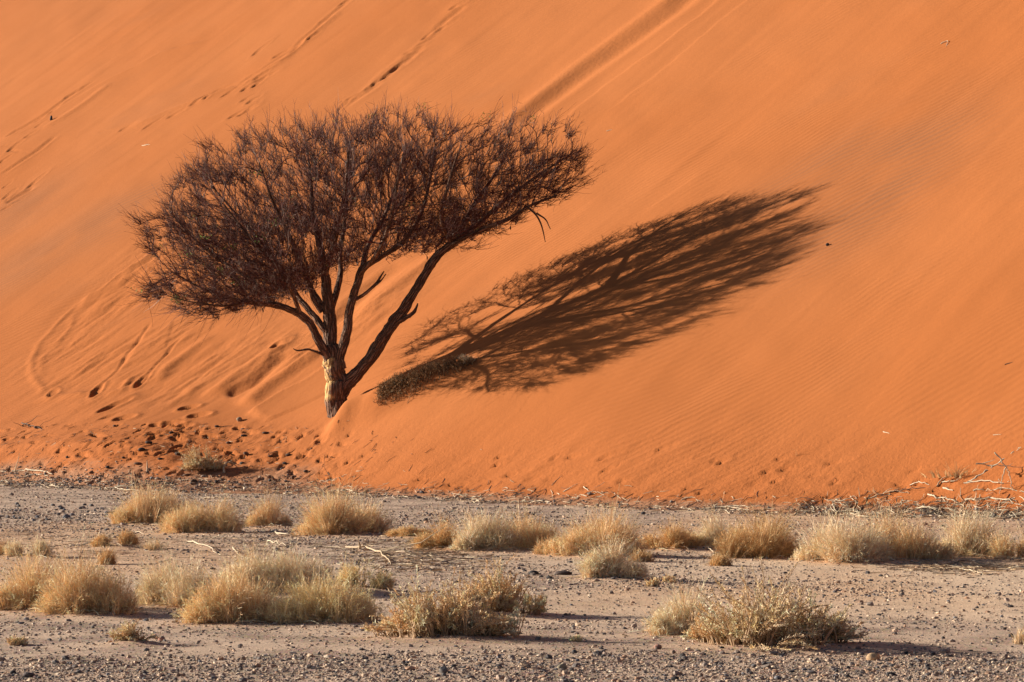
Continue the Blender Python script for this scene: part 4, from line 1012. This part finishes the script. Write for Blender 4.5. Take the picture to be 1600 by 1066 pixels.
ST = [
 (1365, 1032, 23, 13, TAN, 'smooth tan stone lying alone below the shadow of the largest bush'),
 (693, 1052, 14, 13, GREY, 'round smooth grey stone at the bottom centre'),
 (45, 1058, 20, 10, (.12, .09, .085), 'flat dark stone in the lower left corner'),
 (1028, 1015, 13, 8, PINK, 'pinkish flat stone between the two large foreground bushes'),
 (104, 810, 13, 7, (.16, .16, .18), 'largest grey stone in the stony patch at the far left'),
 (113, 806, 8, 5, (.2, .19, .2), 'pale grey stone touching the largest one in the far left stony patch'),
 (252, 1001, 13, 7, PINK, 'pinkish stone right of the small cushion-like bush'),
 (834, 898, 16, 8, BLK, 'black angular stone on the sand right of the debris patch'),
 (880, 898, 30, 7, (.09, .06, .05), 'long flat dark slab right of the black angular stone'),
 (1293, 383, 6, 5, BLK, 'tiny black stone on the slope beyond the tip of the tree shadow'),
 (1392, 1056, 16, 7, BLK, 'flat black stone at the very bottom right of the tan stone'),
 (673, 806, 8, 5, GREY, 'grey pebble on gravel right of the wide flat-topped clump'),
 (665, 815, 8, 6, (.08, .08, .09), 'dark pebble on gravel just below the grey pebble'),
 (1005, 804, 9, 5, (.09, .08, .08), 'dark stone on the gravel above the round lone clump'),
 (1410, 930, 6, 7, (.3, .22, .16), 'small upright brown stone on the pale track at the right'),
 (1569, 984, 8, 5, (.12, .09, .07), 'brown stone near the right edge above the foreground tuft'),
 (1580, 996, 9, 7, BLK, 'dark stone left of the little tuft at the right edge'),
 (374, 658, 10, 7, (.36, .24, .15), 'pale brown knob of wood on the sand below left of the trunk'),
 (80, 188, 5, 8, BLK, 'small dark chip on the slope in the upper left'),
 (1055, 1063, 14, 7, BLK, 'black stone at the bottom edge right of centre'),
 (878, 1046, 17, 10, (.30, .25, .17), 'olive brown stone cluster piece in the front gravel'),
 (1215, 1062, 12, 7, (.2, .19, .2), 'grey stone at the bottom edge below the largest bush'),
]
for i, s in enumerate(ST): stone(*s, seed=i)
for i in range(52):
    X = random.uniform(0, 1600); Y = random.uniform(1016, 1064)
    c = random.choice([GREY, BLK, (.09, .08, .08), (.3, .2, .14), (.2, .17, .15), (.5, .36, .25)])
    dk = sum(c) < .5
    stone(X, Y, random.uniform(6, 11), random.uniform(3.5, 7), c, 'dark angular stone in the gravel strip nearest the camera' if dk else 'light brown angular stone in the gravel strip nearest the camera',
          'stone', 'dark stones in the front gravel strip' if dk else 'light stones in the front gravel strip', 50 + i)
for i in range(26):
    X = random.uniform(0, 190); Y = random.uniform(788, 822)
    stone(X, Y, random.uniform(4, 9), random.uniform(3, 5), random.choice([GREY, (.09, .09, .1), (.18, .18, .2)]), 'small grey stone in the stony patch at the far left', 'stone', 'grey stones of the far left stony patch', 150 + i)
for i in range(34):                            # dark dung and clods in the trampled sand
    X = min(620, max(5, random.gauss(310, 130))); Y = random.uniform(668, 758)
    stone(X, Y, random.uniform(5, 13), random.uniform(3, 6), random.choice([(.05, .035, .03), (.09, .05, .03), (.16, .08, .045)]), 'dark clod lying in the trampled orange sand', 'clod', 'dark clods in the trampled sand', 200 + i, 'clod')

# ------------------------------------------------------------------ light
w = bpy.data.worlds.new('World'); scene.world = w; w.use_nodes = True
nt = w.node_tree; sky = nt.nodes.new('ShaderNodeTexSky'); sky.sky_type = 'NISHITA'; sky.sun_disc = False
SUN = Vector((-1, .31, .30)).normalized()
el = math.asin(SUN.z); az = math.atan2(SUN.x, SUN.y)
sky.sun_elevation = el; sky.sun_rotation = az % (2 * math.pi); sky.altitude = 500; sky.dust_density = .8; sky.air_density = .55
nt.links.new(sky.outputs[0], nt.nodes['Background'].inputs[0]); nt.nodes['Background'].inputs[1].default_value = .05
sun = bpy.data.lights.new('sun', 'SUN'); sun.energy = 5.0; sun.angle = R(.42); sun.color = (1, .90, .76)
so = bpy.data.objects.new('sun', sun); COL.objects.link(so); so.rotation_euler = (-SUN).to_track_quat('-Z', 'Y').to_euler()
so.location = (-30, 20, 30)
scene.view_settings.view_transform = 'Standard'; scene.view_settings.look = 'None'; scene.view_settings.gamma = 1; scene.view_settings.use_curve_mapping = False
scene.view_settings.exposure = .90
